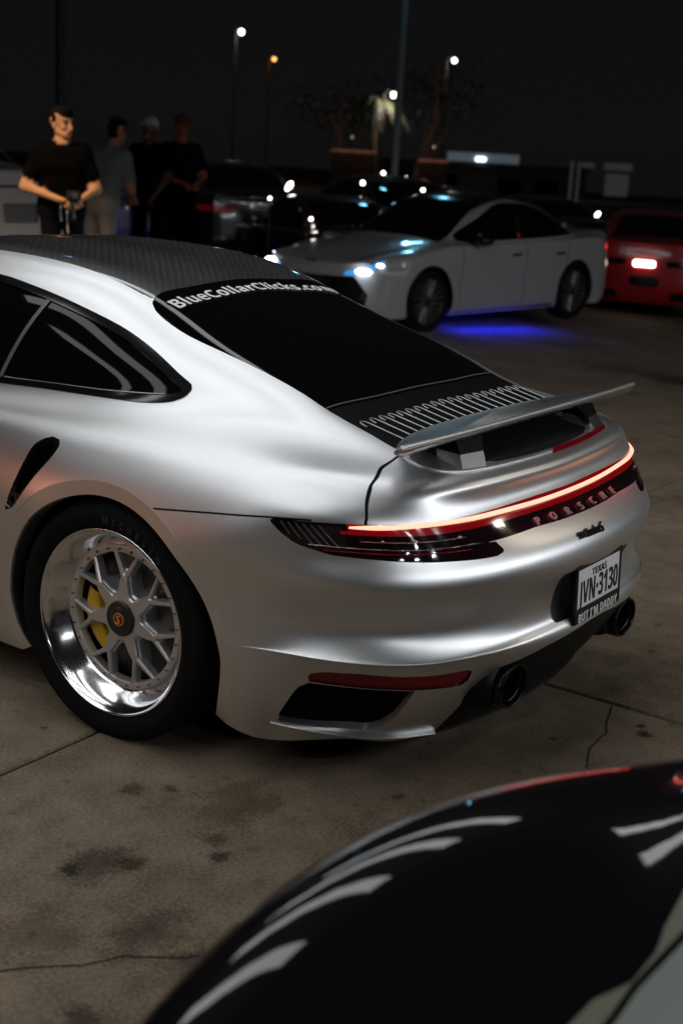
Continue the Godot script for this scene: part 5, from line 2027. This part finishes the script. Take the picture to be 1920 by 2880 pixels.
func person(label: String, at: Vector3, turn: float, pal: Array, pose: Dictionary, detail: float, tall := 1.0) -> Node3D:
	var o := thing("person", label, "person", at, turn)
	var out := [PackedVector3Array(), PackedColorArray(), PackedInt32Array(), pal]
	var b := []
	var lean: float = pose.get("lean", 0.0)
	var up := func(x: float, y: float, z: float) -> Vector3: return Vector3(x, y, z + lean * maxf(0.0, y - 0.95))
	# trunk
	b.append([up.call(-0.085, 1.02, 0.0), up.call(0.085, 1.02, 0.0), 0.115, 0.115, 1])
	b.append([up.call(-0.08, 1.14, 0.0), up.call(0.08, 1.14, 0.0), 0.11, 0.11, 1])
	b.append([up.call(-0.10, 1.28, 0.005), up.call(0.10, 1.28, 0.005), 0.115, 0.115, 1])
	b.append([up.call(-0.12, 1.37, 0.0), up.call(0.12, 1.37, 0.0), 0.095, 0.095, 1])
	b.append([up.call(-0.175, 1.405, -0.005), up.call(0.175, 1.405, -0.005), 0.062, 0.062, 1])
	b.append([up.call(0, 1.43, -0.01), up.call(0, 1.46, -0.01), 0.08, 0.065, 1])
	b.append([up.call(0, 1.45, -0.005), up.call(0, 1.555, 0.012), 0.056, 0.053, 0])
	b.append([Vector3(-0.09, 0.94, 0.0), Vector3(0.09, 0.94, 0.0), 0.118, 0.118, 2])
	for s in [-1.0, 1.0]:
		var foot: float = pose.get("step", 0.0) * s
		var hip := Vector3(0.095 * s, 0.90, 0)
		var knee := Vector3(0.105 * s, 0.49, 0.02 + foot * 0.5)
		var ank := Vector3(0.115 * s, 0.09, -0.02 + foot)
		b.append([hip, knee, 0.095, 0.068, 2])
		b.append([knee, ank, 0.068, 0.052, 2])
		b.append([ank + Vector3(0, -0.035, -0.02), ank + Vector3(0.02 * s, -0.05, 0.15), 0.05, 0.038, 4])
		var sh: Vector3 = up.call(0.185 * s, 1.40, -0.005)
		var el: Vector3 = pose.el_l if s > 0 else pose.el_r
		var wr: Vector3 = pose.wr_l if s > 0 else pose.wr_r
		b.append([sh, sh.lerp(el, 0.62), 0.068, 0.066, 1])
		b.append([sh.lerp(el, 0.6), el, 0.047, 0.043, 0])
		b.append([el, wr, 0.043, 0.028, 0])
	figure(out, b, 0.018 * detail, 0.018)
	# head in its own axes, then turned
	var hb := []
	var yaw: float = pose.get("yaw", 0.0)
	hb.append([Vector3(0, 0.09, -0.02), Vector3(0, 0.10, -0.005), 0.086, 0.084, 0])
	hb.append([Vector3(0, 0.05, 0.025), Vector3(0, -0.005, 0.045), 0.066, 0.045, 0])
	hb.append([Vector3(0, -0.035, 0.062), Vector3(0, -0.04, 0.065), 0.030, 0.028, 0])
	for s in [-1.0, 1.0]:
		hb.append([Vector3(0.048 * s, -0.005, 0.0), Vector3(0.025 * s, -0.035, 0.055), 0.03, 0.022, 0])
		hb.append([Vector3(0.036 * s, 0.03, 0.062), Vector3(0.04 * s, 0.03, 0.058), 0.022, 0.02, 0])
		hb.append([Vector3(0.082 * s, 0.045, -0.012), Vector3(0.085 * s, 0.02, -0.006), 0.015, 0.011, 0])
		hb.append([Vector3(0.018 * s, 0.078, 0.080), Vector3(0.05 * s, 0.078, 0.068), 0.006, 0.005, 3])
		hb.append([Vector3(0.032 * s, 0.056, 0.076), Vector3(0.036 * s, 0.054, 0.073), 0.0075, 0.0075, 5])
	hb.append([Vector3(0, 0.06, 0.085), Vector3(0, 0.018, 0.108), 0.011, 0.016, 0])
	hb.append([Vector3(-0.018, -0.013, 0.088), Vector3(0.018, -0.013, 0.088), 0.009, 0.009, 6])
	if pose.get("hair", true):
		hb.append([Vector3(0, 0.125, -0.03), Vector3(0, 0.135, 0.01), 0.084, 0.074, 3])
		hb.append([Vector3(0, 0.07, -0.065), Vector3(0, 0.03, -0.06), 0.066, 0.05, 3])
		for s in [-1.0, 1.0]:
			hb.append([Vector3(0.066 * s, 0.10, -0.01), Vector3(0.07 * s, 0.075, -0.015), 0.03, 0.02, 3])
			hb.append([Vector3(0.0, 0.155, 0.045), Vector3(0.045 * s, 0.145, 0.045), 0.03, 0.026, 3])
	var head := [PackedVector3Array(), PackedColorArray(), PackedInt32Array(), pal]
	figure(head, hb, 0.006 * detail, 0.007)
	var hc: Vector3 = up.call(0, 1.575, 0.012)
	merge(out, head, Transform3D(Basis(Vector3.UP, yaw) * Basis(Vector3.RIGHT, pose.get("nod", 0.0)), hc))
	# hands
	for s in [-1.0, 1.0]:
		var el: Vector3 = pose.el_l if s > 0 else pose.el_r
		var wr: Vector3 = pose.wr_l if s > 0 else pose.wr_r
		var hand := [PackedVector3Array(), PackedColorArray(), PackedInt32Array(), pal]
		var fb := []
		fb.append([Vector3(0, 0, -0.01), Vector3(0, 0, 0.03), 0.024, 0.026, 0])
		fb.append([Vector3(-0.018, 0, 0.03), Vector3(-0.024, 0, 0.075), 0.02, 0.016, 0])
		fb.append([Vector3(0.016, 0, 0.03), Vector3(0.022, 0, 0.072), 0.02, 0.015, 0])
		for k in 4:
			var x := -0.03 + 0.02 * k
			var ln: float = [0.038, 0.045, 0.042, 0.033][k]
			var a := Vector3(x, 0, 0.082)
			var m := a + Vector3(0, -0.014, ln * 0.75)
			var e := m + Vector3(0, -0.026, 0.002)
			var e2 := e + Vector3(0, -0.008, -0.018)
			fb.append([a, m, 0.0095, 0.009, 0])
			fb.append([m, e, 0.009, 0.0085, 0])
			fb.append([e, e2, 0.0085, 0.0075, 0])
		fb.append([Vector3(0.022 * -s, -0.008, 0.018), Vector3(0.046 * -s, -0.018, 0.052), 0.014, 0.011, 0])
		fb.append([Vector3(0.046 * -s, -0.018, 0.052), Vector3(0.036 * -s, -0.034, 0.082), 0.0105, 0.009, 0])
		figure(hand, fb, 0.005 * detail, 0.004)
		var z := (wr - el).normalized()
		var roll: float = pose.get("roll", 0.0) * s
		var x := Vector3.UP.cross(z).normalized()
		var bs := Basis(x, z.cross(x), z) * Basis(Vector3.BACK, roll)
		merge(out, hand, Transform3D(bs, wr + z * 0.01))
	var mesh := raw_mesh(out[0], smooth_normals(out[0], out[2]), out[2], out[1])
	part("body", mesh, mat("person_skin", Color(1, 1, 1), 0.85, 0.0, {"vertex_color_use_as_albedo": true, "metallic_specular": 0.2}), o)
	o.scale = Vector3.ONE * tall
	return o

func merge(into: Array, from: Array, t: Transform3D) -> void:
	var base: int = into[0].size()
	for p in from[0]:
		into[0].append(t * p)
	into[1].append_array(from[1])
	for i in from[2]:
		into[2].append(base + i)

func build_people() -> void:
	var isl := thing("kerb_island", "raised concrete kerb island under the standing man", "kerb", Vector3(5.3, fall(5.3, -6.7) - 0.1, -6.7), deg_to_rad(-42.0))
	part("kerb_top", box_mesh(Vector3(0, (0.23 - fall(5.3, -6.7)) / 2.0, 0), Vector3(1.5, 0.23 - fall(5.3, -6.7), 4.0), 0.03), mat("kerb_concrete", Color(0.2, 0.18, 0.16), 0.9), isl)
	var skin := Color(0.50, 0.27, 0.15)
	var black := Color(0.002, 0.002, 0.003)
	var hair := Color(0.006, 0.005, 0.004)
	var eye := Color(0.02, 0.015, 0.012)
	var lips := Color(0.36, 0.15, 0.11)
	var face := atan2(-3.58 - 4.75, 2.60 + 6.04)
	var man := person("man in a black t-shirt holding a small camera rig at his waist", Vector3(4.80, 0.13, -6.16), face + 0.12, [skin, black, Color(0.005, 0.006, 0.010), hair, black, eye, lips],
		{"el_r": Vector3(-0.31, 1.10, 0.02), "wr_r": Vector3(-0.055, 1.015, 0.25), "el_l": Vector3(0.285, 1.10, 0.03), "wr_l": Vector3(0.145, 1.03, 0.25), "yaw": 0.62, "nod": 0.05, "roll": 0.5}, 1.0, 1.0)
	for q in [[-0.025, 0.90, 0.14], [0.03, 0.86, 0.26]]:
		part("drawcord", tube([Vector3(q[0], 0.96, 0.128), Vector3(q[0] - 0.004, q[1], 0.134), Vector3(q[0] + 0.004, q[1] - q[2] * 0.5, 0.13)], 0.006, 6), mat("cord_white", Color(0.6, 0.6, 0.58), 0.7), man)
	part("collar", lathe_y([[0.062, 1.462], [0.072, 1.458], [0.076, 1.448], [0.07, 1.442]], 24), mat("collar_grey", Color(0.02, 0.02, 0.022), 0.8), man)
	var rig := thing("camera_rig", "small dark camera rig held in both hands by the man in black", "camera", Vector3(4.80, 0.13, -6.16), face + 0.12)
	mat("rig_black", Color(0.012, 0.012, 0.012), 0.4)
	part("grip", lathe_y([[0.001, 0.84], [0.017, 0.845], [0.019, 0.93], [0.016, 1.0], [0.001, 1.005]], 14), MAT.rig_black, rig).position = Vector3(0.05, 0, 0.335)
	part("camera_body", box_mesh(Vector3(0.055, 1.055, 0.34), Vector3(0.12, 0.075, 0.045), 0.012), MAT.rig_black, rig)
	var lensm := part("lens", lathe_y([[0.001, 0.0], [0.026, 0.0], [0.027, 0.05], [0.022, 0.055], [0.001, 0.05]], 18), mat("lens_grey", Color(0.10, 0.10, 0.10), 0.25, 0.6), rig)
	lensm.position = Vector3(0.055, 1.055, 0.36)
	lensm.rotation.x = PI / 2
	part("handle_bar", tube([Vector3(-0.03, 1.005, 0.345), Vector3(0.05, 1.0, 0.335), Vector3(0.14, 1.005, 0.345)], 0.009, 8), MAT.rig_black, rig)
	var grey := Color(0.085, 0.085, 0.09)
	person("person in a grey t-shirt and pale grey trousers bending behind the man in black", Vector3(6.12, 0.08, -7.02), face + 2.4, [Color(0.20, 0.10, 0.06), grey, Color(0.12, 0.12, 0.125), hair, black, eye, lips],
		{"el_r": Vector3(-0.27, 1.10, 0.14), "wr_r": Vector3(-0.10, 1.02, 0.38), "el_l": Vector3(0.27, 1.10, 0.14), "wr_l": Vector3(0.10, 1.02, 0.38), "lean": 0.35, "nod": 0.4}, 1.4, 1.0)
	var cap := person("person in dark clothes with a pale cap, far behind the roof", Vector3(8.92, fall(8.92, -8.96), -8.96), face - 0.5, [Color(0.08, 0.04, 0.03), black, black, Color(0.25, 0.25, 0.25), black, eye, lips],
		{"el_r": Vector3(-0.26, 1.12, 0.05), "wr_r": Vector3(-0.16, 0.92, 0.2), "el_l": Vector3(0.26, 1.12, 0.05), "wr_l": Vector3(0.16, 0.92, 0.2)}, 1.6, 1.06)
	part("cap", lathe_y([[0.001, 1.785], [0.05, 1.775], [0.085, 1.74], [0.097, 1.70], [0.098, 1.685], [0.09, 1.683]], 20), mat("cap_grey", Color(0.35, 0.35, 0.34), 0.8), cap)
	part("cap_peak", box_mesh(Vector3(0, 1.69, 0.12), Vector3(0.13, 0.012, 0.11), 0.004), MAT.cap_grey, cap)
	person("person in dark red light beyond the pale cap, looking down", Vector3(9.35, fall(9.35, -8.85), -8.85), face + 0.3, [Color(0.22, 0.07, 0.05), black, black, Color(0.10, 0.03, 0.025), black, eye, lips],
		{"el_r": Vector3(-0.26, 1.12, 0.05), "wr_r": Vector3(-0.10, 1.05, 0.28), "el_l": Vector3(0.26, 1.12, 0.05), "wr_l": Vector3(0.10, 1.05, 0.28), "nod": 0.3}, 1.6, 1.1)

# ---------------------------------------------------------------- far things
func omni(called: String, at: Vector3, energy: float, c: Color, size := 0.05) -> void:
	var l := OmniLight3D.new()
	l.name = called
	l.light_energy = energy
	l.light_color = c
	l.light_size = size
	l.omni_range = 40.0
	l.omni_attenuation = 2.0
	l.shadow_enabled = true
	add_child(l, true)
	l.position = at

func bulb(r: float) -> ArrayMesh:
	var prof := []
	for k in 11:
		var a := PI * k / 10.0
		prof.append([maxf(sin(a) * r, 0.0001), cos(a) * r])
	return lathe_y(prof, 16)

func lot_pole(paint: Material, label: String, base: Vector3, high: float, r: float, energy: float, c: Color, arm: Vector3) -> void:
	var o := thing("lamp_post", label, "lamp post", base, 0.0, "poles of the lot lights")
	part("pole", lathe_y([[r * 1.2, 0.0], [r * 1.1, 1.5], [r, high - 0.1], [r * 0.9, high], [0.001, high + 0.01]], 20), paint, o)
	part("pole_foot", lathe_y([[0.001, 0.75], [0.26, 0.75], [0.27, 0.72], [0.27, 0.0]], 20), mat("foot_concrete", Color(0.2, 0.19, 0.17), 0.9), o)
	part("arm", tube([Vector3(0, high - 0.15, 0), arm * 0.5 + Vector3(0, high, 0), arm + Vector3(0, high + 0.02, 0)], 0.03, 10), paint, o)
	part("lamp_head", box_mesh(arm + Vector3(0, high + 0.05, 0), Vector3(0.3, 0.07, 0.26), 0.02), paint, o)
	part("lamp_glass", box_mesh(arm + Vector3(0, high - 0.01, 0), Vector3(0.22, 0.02, 0.18), 0.006), glow("pole_lamp", Color(0.6, 0.6, 0.6), Color(0.75, 0.9, 1.0), 3.0), o)
	omni("lot_lamp_light", base + arm + Vector3(0, high - 0.06, 0), energy, c, 0.12)

func street_lamp(label: String, at: Vector3, r: float, m: Material, energy: float, c: Color, lit_pole: bool) -> void:
	var y := fall(at.x, at.z)
	var o := thing("street_lamp", label, "street lamp", Vector3(at.x, y, at.z), 0.0, "distant street lamps")
	var high := at.y - y
	part("pole", lathe_y([[0.05, 0.0], [0.035, high + 0.1], [0.001, high + 0.12]], 12), MAT.pole_dark, o)
	part("lamp_arm", tube([Vector3(0, high + 0.05, 0), Vector3(-0.2, high + 0.2, 0.3), Vector3(-0.35, high + 0.12, 0.6)], 0.04, 8), MAT.pole_dark, o)
	part("lamp_bulb", bulb(r), m, o).position = Vector3(-0.35, high, 0.6)
	omni("street_lamp_light", at + Vector3(-0.35, 0, 0.6), energy, c, r * 0.9)

func build_background() -> void:
	mat("pole_dark", Color(0.02, 0.02, 0.02), 0.6)
	lot_pole(mat("pole_paint", Color(0.32, 0.38, 0.42), 0.45), "tall lamp post lit pale blue, rising behind the white sedan", Vector3(17.45, -0.49, -10.92), 6.0, 0.065, 0.65, Color(0.5, 0.85, 1.0), Vector3(-0.1, 0, 0.19))
	lot_pole(mat("pole_navy", Color(0.02, 0.035, 0.06), 0.5), "dim blue lamp post above the man in the black t-shirt", Vector3(11.61, -0.40, -13.31), 7.2, 0.07, 0.06, Color(0.35, 0.65, 1.0), Vector3(-0.1, 0, 0.19))
	glow("street_white", Color(0.6, 0.6, 0.6), Color(1.0, 0.95, 0.85), 10.0)
	glow("street_orange", Color(0.6, 0.4, 0.1), Color(1.0, 0.50, 0.12), 3.0)
	street_lamp("white street lamp high above the roof with its pole lit below", Vector3(50.5, 6.67, -41.85), 0.12, MAT.street_white, 2.0, Color(1.0, 0.96, 0.9), true)
	street_lamp("small orange street lamp between the two white ones", Vector3(59.4, 6.05, -46.7), 0.11, MAT.street_orange, 1.0, Color(1.0, 0.55, 0.2), false)
	street_lamp("white street lamp right of the tall blue-lit post", Vector3(56.5, 5.91, -33.33), 0.10, MAT.street_white, 2.0, Color(1.0, 0.95, 0.85), false)
	street_lamp("white street lamp standing in the palm tree's crown", Vector3(38.4, 3.46, -25.0), 0.09, MAT.street_white, 3.0, Color(1.0, 0.92, 0.85), true)
	palm()
	var trunk_mat := mat("bark", Color(0.34, 0.28, 0.25), 0.85)
	bare_tree("bare tree trunk lit pale by a ground lamp, right of the blue-lit post", Vector3(34.64, 0, -21.15), 3.4, Vector3(0.5, 0, 0.4), 0.22, trunk_mat, 1)
	bare_tree("slim tree trunk in dim orange light, left of the palm", Vector3(33.24, 0, -23.27), 2.6, Vector3(-0.1, 0, 0.1), 0.12, trunk_mat, 2)
	# low lit walls round the planting
	var wall_mat := mat("planter_stone", Color(0.42, 0.30, 0.25), 0.85)
	var k := 0
	for q in [[Vector3(30.68, 0, -21.7), Vector3(31.42, 0, -20.61), "low stone planter wall in pink light beyond the black cars"], [Vector3(32.13, 0, -19.5), Vector3(32.6, 0, -18.8), "short stone planter wall at the foot of the pale tree trunk"]]:
		var a: Vector3 = q[0]
		var b: Vector3 = q[1]
		var mid := (a + b) / 2.0
		mid.y = fall(mid.x, mid.z)
		var o := thing("planter_wall", q[2], "wall", mid, atan2((b - a).x, (b - a).z), "planter walls")
		part("wall", box_mesh(Vector3(0, 0.88, 0), Vector3(0.3, 2.0, a.distance_to(b)), 0.03), mat("planter_dark", Color(0.02, 0.016, 0.014), 0.9), o)
		part("coping", box_mesh(Vector3(0, 1.92, 0), Vector3(0.38, 0.08, a.distance_to(b) + 0.1), 0.02), wall_mat, o)
		var lamp_at := mid + Vector3(-1.0, 2.3, 0.6)
		var lo := thing("ground_lamp", ["small warm lamp on a stake before the longer planter wall", "small warm lamp on a stake before the short planter wall"][k], "lamp", mid + Vector3(-1.0, 0, 0.6), 0.0, "planter lamps")
		part("stake", lathe_y([[0.015, 0.0], [0.015, 2.25], [0.04, 2.27], [0.04, 2.3]], 8), MAT.pole_dark, lo)
		part("lamp_bulb", bulb(0.03), glow("planter_lamp", Color(0.5, 0.4, 0.3), Color(1.0, 0.75, 0.6), 0.5), lo).position = Vector3(0, 2.33, 0)
		omni("planter_lamp_light", lamp_at + Vector3(0, 0.03, 0), 0.35, Color(1.0, 0.72, 0.6), 0.03)
		k += 1
	# far building with a lit fascia
	var at := Vector3(49.5, fall(49.5, -27.0), -27.0)
	var turn := atan2(-(49.47 - 48.01), -(-25.44 + 28.03)) + PI / 2
	var bld := thing("flat_building", "low dark building with a pale blue lit fascia beyond the white sedan", "building", at, turn)
	part("wall", box_mesh(Vector3(0, 1.0, -2.0), Vector3(9.0, 2.0, 4.0), 0.02), mat("night_wall", Color(0.05, 0.05, 0.055), 0.8), bld)
	part("fascia_light", box_mesh(Vector3(0, 2.42, 0.1), Vector3(3.1, 0.38, 0.2), 0.02), glow("fascia", Color(0.3, 0.35, 0.4), Color(0.55, 0.75, 0.9), 0.075), bld)
	part("roof", box_mesh(Vector3(0, 2.12, -2.0), Vector3(9.2, 0.2, 4.3), 0.02), MAT.night_wall, bld)
	part("wall_lamp", box_mesh(Vector3(-0.1, 2.36, 0.25), Vector3(0.42, 0.16, 0.08), 0.02), glow("wall_lamp", Color(0.5, 0.5, 0.5), Color(0.8, 0.93, 1.0), 4.0), bld)
	for x in [-3.2, -1.6, 1.2, 2.8]:
		part("window", box_mesh(Vector3(x, 1.1, 0.02), Vector3(1.0, 1.1, 0.06), 0.01), MAT.dark_glass, bld)
	# shop front at the right with posts and a board
	at = Vector3(33.4, fall(33.4, -14.0), -14.0)
	var shop := thing("shop_front", "dim grey shop front with a square board between two posts", "building", at, atan2(-36.5, 16.6) * 0.0 + deg_to_rad(-66.0))
	part("wall", box_mesh(Vector3(0, 0.6, -1.6), Vector3(5.0, 1.2, 3.0), 0.02), mat("shop_wall", Color(0.10, 0.10, 0.10), 0.9), shop)
	part("roof", box_mesh(Vector3(0, 1.24, -1.6), Vector3(5.2, 0.08, 3.2), 0.02), MAT.shop_wall, shop)
	glow("shop_sign", Color(0.25, 0.25, 0.26), Color(0.8, 0.8, 0.85), 0.022)
	part("sign_board", box_mesh(Vector3(0.35, 1.82, 0.0), Vector3(0.66, 0.62, 0.08), 0.01), MAT.shop_sign, shop)
	part("sign_strip", box_mesh(Vector3(0.35, 2.33, 0.0), Vector3(0.80, 0.2, 0.08), 0.01), MAT.shop_sign, shop)
	part("sign_strip", box_mesh(Vector3(-0.5, 2.33, 0.0), Vector3(0.36, 0.14, 0.06), 0.01), MAT.shop_sign, shop)
	for q in [[-0.95, 1.1], [-0.75, 1.0]]:
		part("post", lathe_y([[0.045, 0.0], [0.045, 2.4], [0.001, 2.41]], 10), MAT.shop_sign, shop).position = Vector3(q[0], 0, 0.05)
	# blue tub at the right edge
	at = Vector3(8.62, fall(8.62, -1.45), -1.45)
	var tub := thing("blue_tub", "blue plastic tub standing on the lot at the right edge", "tub", at)
	mat("blue_plastic", Color(0.008, 0.06, 0.30), 0.4)
	var rows := []
	for q in [[0.0, 0.30], [0.02, 0.315], [0.20, 0.325], [0.21, 0.335], [0.25, 0.335], [0.26, 0.328], [0.46, 0.34], [0.47, 0.36], [0.52, 0.36], [0.525, 0.345], [0.5, 0.32], [0.06, 0.29], [0.05, 0.001]]:
		var row := []
		for j in 33:
			var a := TAU * j / 32
			var e := pow(pow(absf(cos(a)), 6.0) + pow(absf(sin(a)), 6.0), -1.0 / 6.0)
			row.append(Vector3(cos(a) * e * q[1], q[0], sin(a) * e * q[1] * 0.8))
		rows.append(row)
	part("tub", grid_mesh(rows, false, true), MAT.blue_plastic, tub)
	part("rim", tube(_ring(0.35, 0.28, 0.5), 0.014, 8), MAT.blue_plastic, tub)
	# small lit lamps among the cars at the back
	for q in [
		[Vector3(10.40, 1.17, -7.95), "oval lamp on a stand by the black cars, tilted", 0.075, 0.0], [Vector3(12.17, 1.22, -8.03), "white lamp on a stand beyond the white sedan's bonnet", 0.05, 0.0],
		[Vector3(9.06, 1.07, -7.21), "small lamp on a stand nearest the silver roof", 0.03, 0.0], [Vector3(10.38, 0.97, -7.10), "small lamp on a stand left of the white sedan's bonnet", 0.045, 0.0],
		[Vector3(9.35, 0.86, -6.82), "low lamp on a stand above the white sedan's bonnet edge", 0.035, 0.0], [Vector3(12.62, 1.17, -7.33), "white lamp on a stand just above the white sedan's roof", 0.04, 0.0],
		[Vector3(16.72, 1.21, -10.2), "small far lamp on a stand right of the tall post's foot", 0.05, 0.0], [Vector3(16.51, 1.27, -10.54), "small far lamp on a stand left of the tall post's foot", 0.05, 0.0],
		[Vector3(23.76, 0.55, -9.75), "white lamp on a stand beyond the white sedan's boot", 0.075, 0.0]]:
		var p: Vector3 = q[0]
		var y := fall(p.x, p.z)
		var o := thing("stand_lamp", q[1], "lamp", Vector3(p.x, y, p.z), 0.0, "small lamps among the parked cars")
		part("stand", lathe_y([[0.10, 0.0], [0.10, 0.015], [0.012, 0.02], [0.010, p.y - y - 0.02]], 10), MAT.pole_dark, o)
		var bl := part("lamp_bulb", bulb(q[2] * 0.55), MAT.street_white, o)
		if q[2] > 0.07:
			bl.scale = Vector3(0.8, 1.7, 0.8)
			bl.rotation.x = 0.7
		bl.position = Vector3(0, p.y - y, 0)
	# low amber lamp whose light lies on the door side
	at = Vector3(-4.0, 0, -3.1)
	var bo := thing("amber_bollard", "amber bollard lamp on the lot left of the silver coupe", "bollard", at)
	part("post", lathe_y([[0.09, 0.0], [0.09, 0.78], [0.075, 0.8]], 20), MAT.pole_dark, bo)
	part("lamp_ring", lathe_y([[0.07, 0.8], [0.075, 0.81], [0.075, 0.93], [0.07, 0.94]], 20), glow("amber_lamp", Color(0.5, 0.3, 0.2), Color(1.0, 0.45, 0.26), 4.0), bo)
	part("cap", lathe_y([[0.09, 0.94], [0.09, 0.98], [0.001, 1.0]], 20), MAT.pole_dark, bo)
	omni("bollard_light", at + Vector3(0.0, 0.87, 0), 0.6, Color(1.0, 0.66, 0.52), 0.06)

func _ring(rx: float, rz: float, y: float) -> Array:
	var o := []
	for j in 33:
		var a := TAU * j / 32
		var e := pow(pow(absf(cos(a)), 6.0) + pow(absf(sin(a)), 6.0), -1.0 / 6.0)
		o.append(Vector3(cos(a) * e * rx, y, sin(a) * e * rz))
	return o

func bare_tree(label: String, at: Vector3, high: float, lean: Vector3, r: float, m: Material, seed_no: int) -> void:
	at.y = fall(at.x, at.z)
	var o := thing("bare_tree", label, "tree", at, 0.0, "trees by the planter walls")
	var rng := RandomNumberGenerator.new()
	rng.seed = seed_no
	var path := []
	for k in 7:
		var t := k / 6.0
		path.append(Vector3(lean.x * t * t, high * t, lean.z * t * t) + Vector3(rng.randf_range(-0.04, 0.04), 0, rng.randf_range(-0.04, 0.04)))
	part("trunk", tube(path, [r * 1.3, r * 1.05, r * 0.95, r * 0.85, r * 0.75, r * 0.6, r * 0.4], 12), m, o)
	for k in 5:
		var b: Vector3 = path[3 + k % 4]
		var d := Vector3(rng.randf_range(-1, 1), rng.randf_range(0.5, 1.2), rng.randf_range(-1, 1)).normalized()
		part("limb", tube([b, b + d * 0.5, b + d * 1.0 + Vector3(0, 0.2, 0), b + d * 1.5 + Vector3(0, 0.5, 0)], [r * 0.35, r * 0.28, r * 0.18, r * 0.06], 8), m, o)
	var st := stool()
	for k in 500:
		var c: Vector3 = path[6] + Vector3(rng.randfn() * 0.8, 0.6 + rng.randfn() * 0.5, rng.randfn() * 0.8)
		leaf(st, c, rng)
	var lf := part("foliage", st.commit(), mat("night_leaf", Color(0.03, 0.045, 0.02), 0.7), o)
	lf.set_meta("kind", "stuff")

func leaf(st: SurfaceTool, c: Vector3, rng: RandomNumberGenerator) -> void:
	var a := Vector3(rng.randfn(), rng.randfn(), rng.randfn()).normalized() * 0.09
	var b := a.cross(Vector3(rng.randfn(), rng.randfn(), rng.randfn())).normalized() * 0.035
	quad(st, c - a, c + b, c + a, c - b)

func palm() -> void:
	var at := Vector3(38.5, fall(38.5, -25.4), -25.4)
	var o := thing("palm_tree", "palm tree with drooping fronds lit by the lamp in its crown", "tree", at)
	var rng := RandomNumberGenerator.new()
	rng.seed = 31
	part("trunk", tube([Vector3(0.1, 0, 0), Vector3(0.05, 1.5, 0.02), Vector3(0, 3.0, 0), Vector3(0, 3.9, 0)], [0.22, 0.17, 0.15, 0.16], 12), mat("palm_bark", Color(0.12, 0.09, 0.07), 0.9), o)
	for k in 16:
		var a := TAU * k / 16 + rng.randf_range(-0.2, 0.2)
		var out := Vector3(cos(a), 0, sin(a))
		var rise := rng.randf_range(0.1, 0.9)
		var ln := rng.randf_range(1.0, 1.5)
		var pts := []
		for j in 8:
			var t := j / 7.0
			pts.append(Vector3(0, 3.9, 0) + out * ln * t + Vector3(0, rise * t - (rise + 1.0) * t * t, 0))
		var st := stool()
		for j in 7:
			var p: Vector3 = pts[j]
			var q: Vector3 = pts[j + 1]
			var sd := (q - p).cross(Vector3.UP).normalized()
			for s in [-1.0, 1.0]:
				for e in 3:
					var r := p.lerp(q, e / 3.0)
					var tip: Vector3 = r + sd * s * (0.34 * (1.0 - 0.5 * j / 7.0)) + (q - p) * 0.8 + Vector3(0, -0.14, 0)
					quad(st, r, r + (q - p) * 0.22, tip, tip - (q - p) * 0.02)
			quad(st, p + sd * 0.015, q + sd * 0.015, q - sd * 0.015, p - sd * 0.015)
		part("frond", st.commit(), mat("frond", Color(0.07, 0.08, 0.045), 0.6), o)

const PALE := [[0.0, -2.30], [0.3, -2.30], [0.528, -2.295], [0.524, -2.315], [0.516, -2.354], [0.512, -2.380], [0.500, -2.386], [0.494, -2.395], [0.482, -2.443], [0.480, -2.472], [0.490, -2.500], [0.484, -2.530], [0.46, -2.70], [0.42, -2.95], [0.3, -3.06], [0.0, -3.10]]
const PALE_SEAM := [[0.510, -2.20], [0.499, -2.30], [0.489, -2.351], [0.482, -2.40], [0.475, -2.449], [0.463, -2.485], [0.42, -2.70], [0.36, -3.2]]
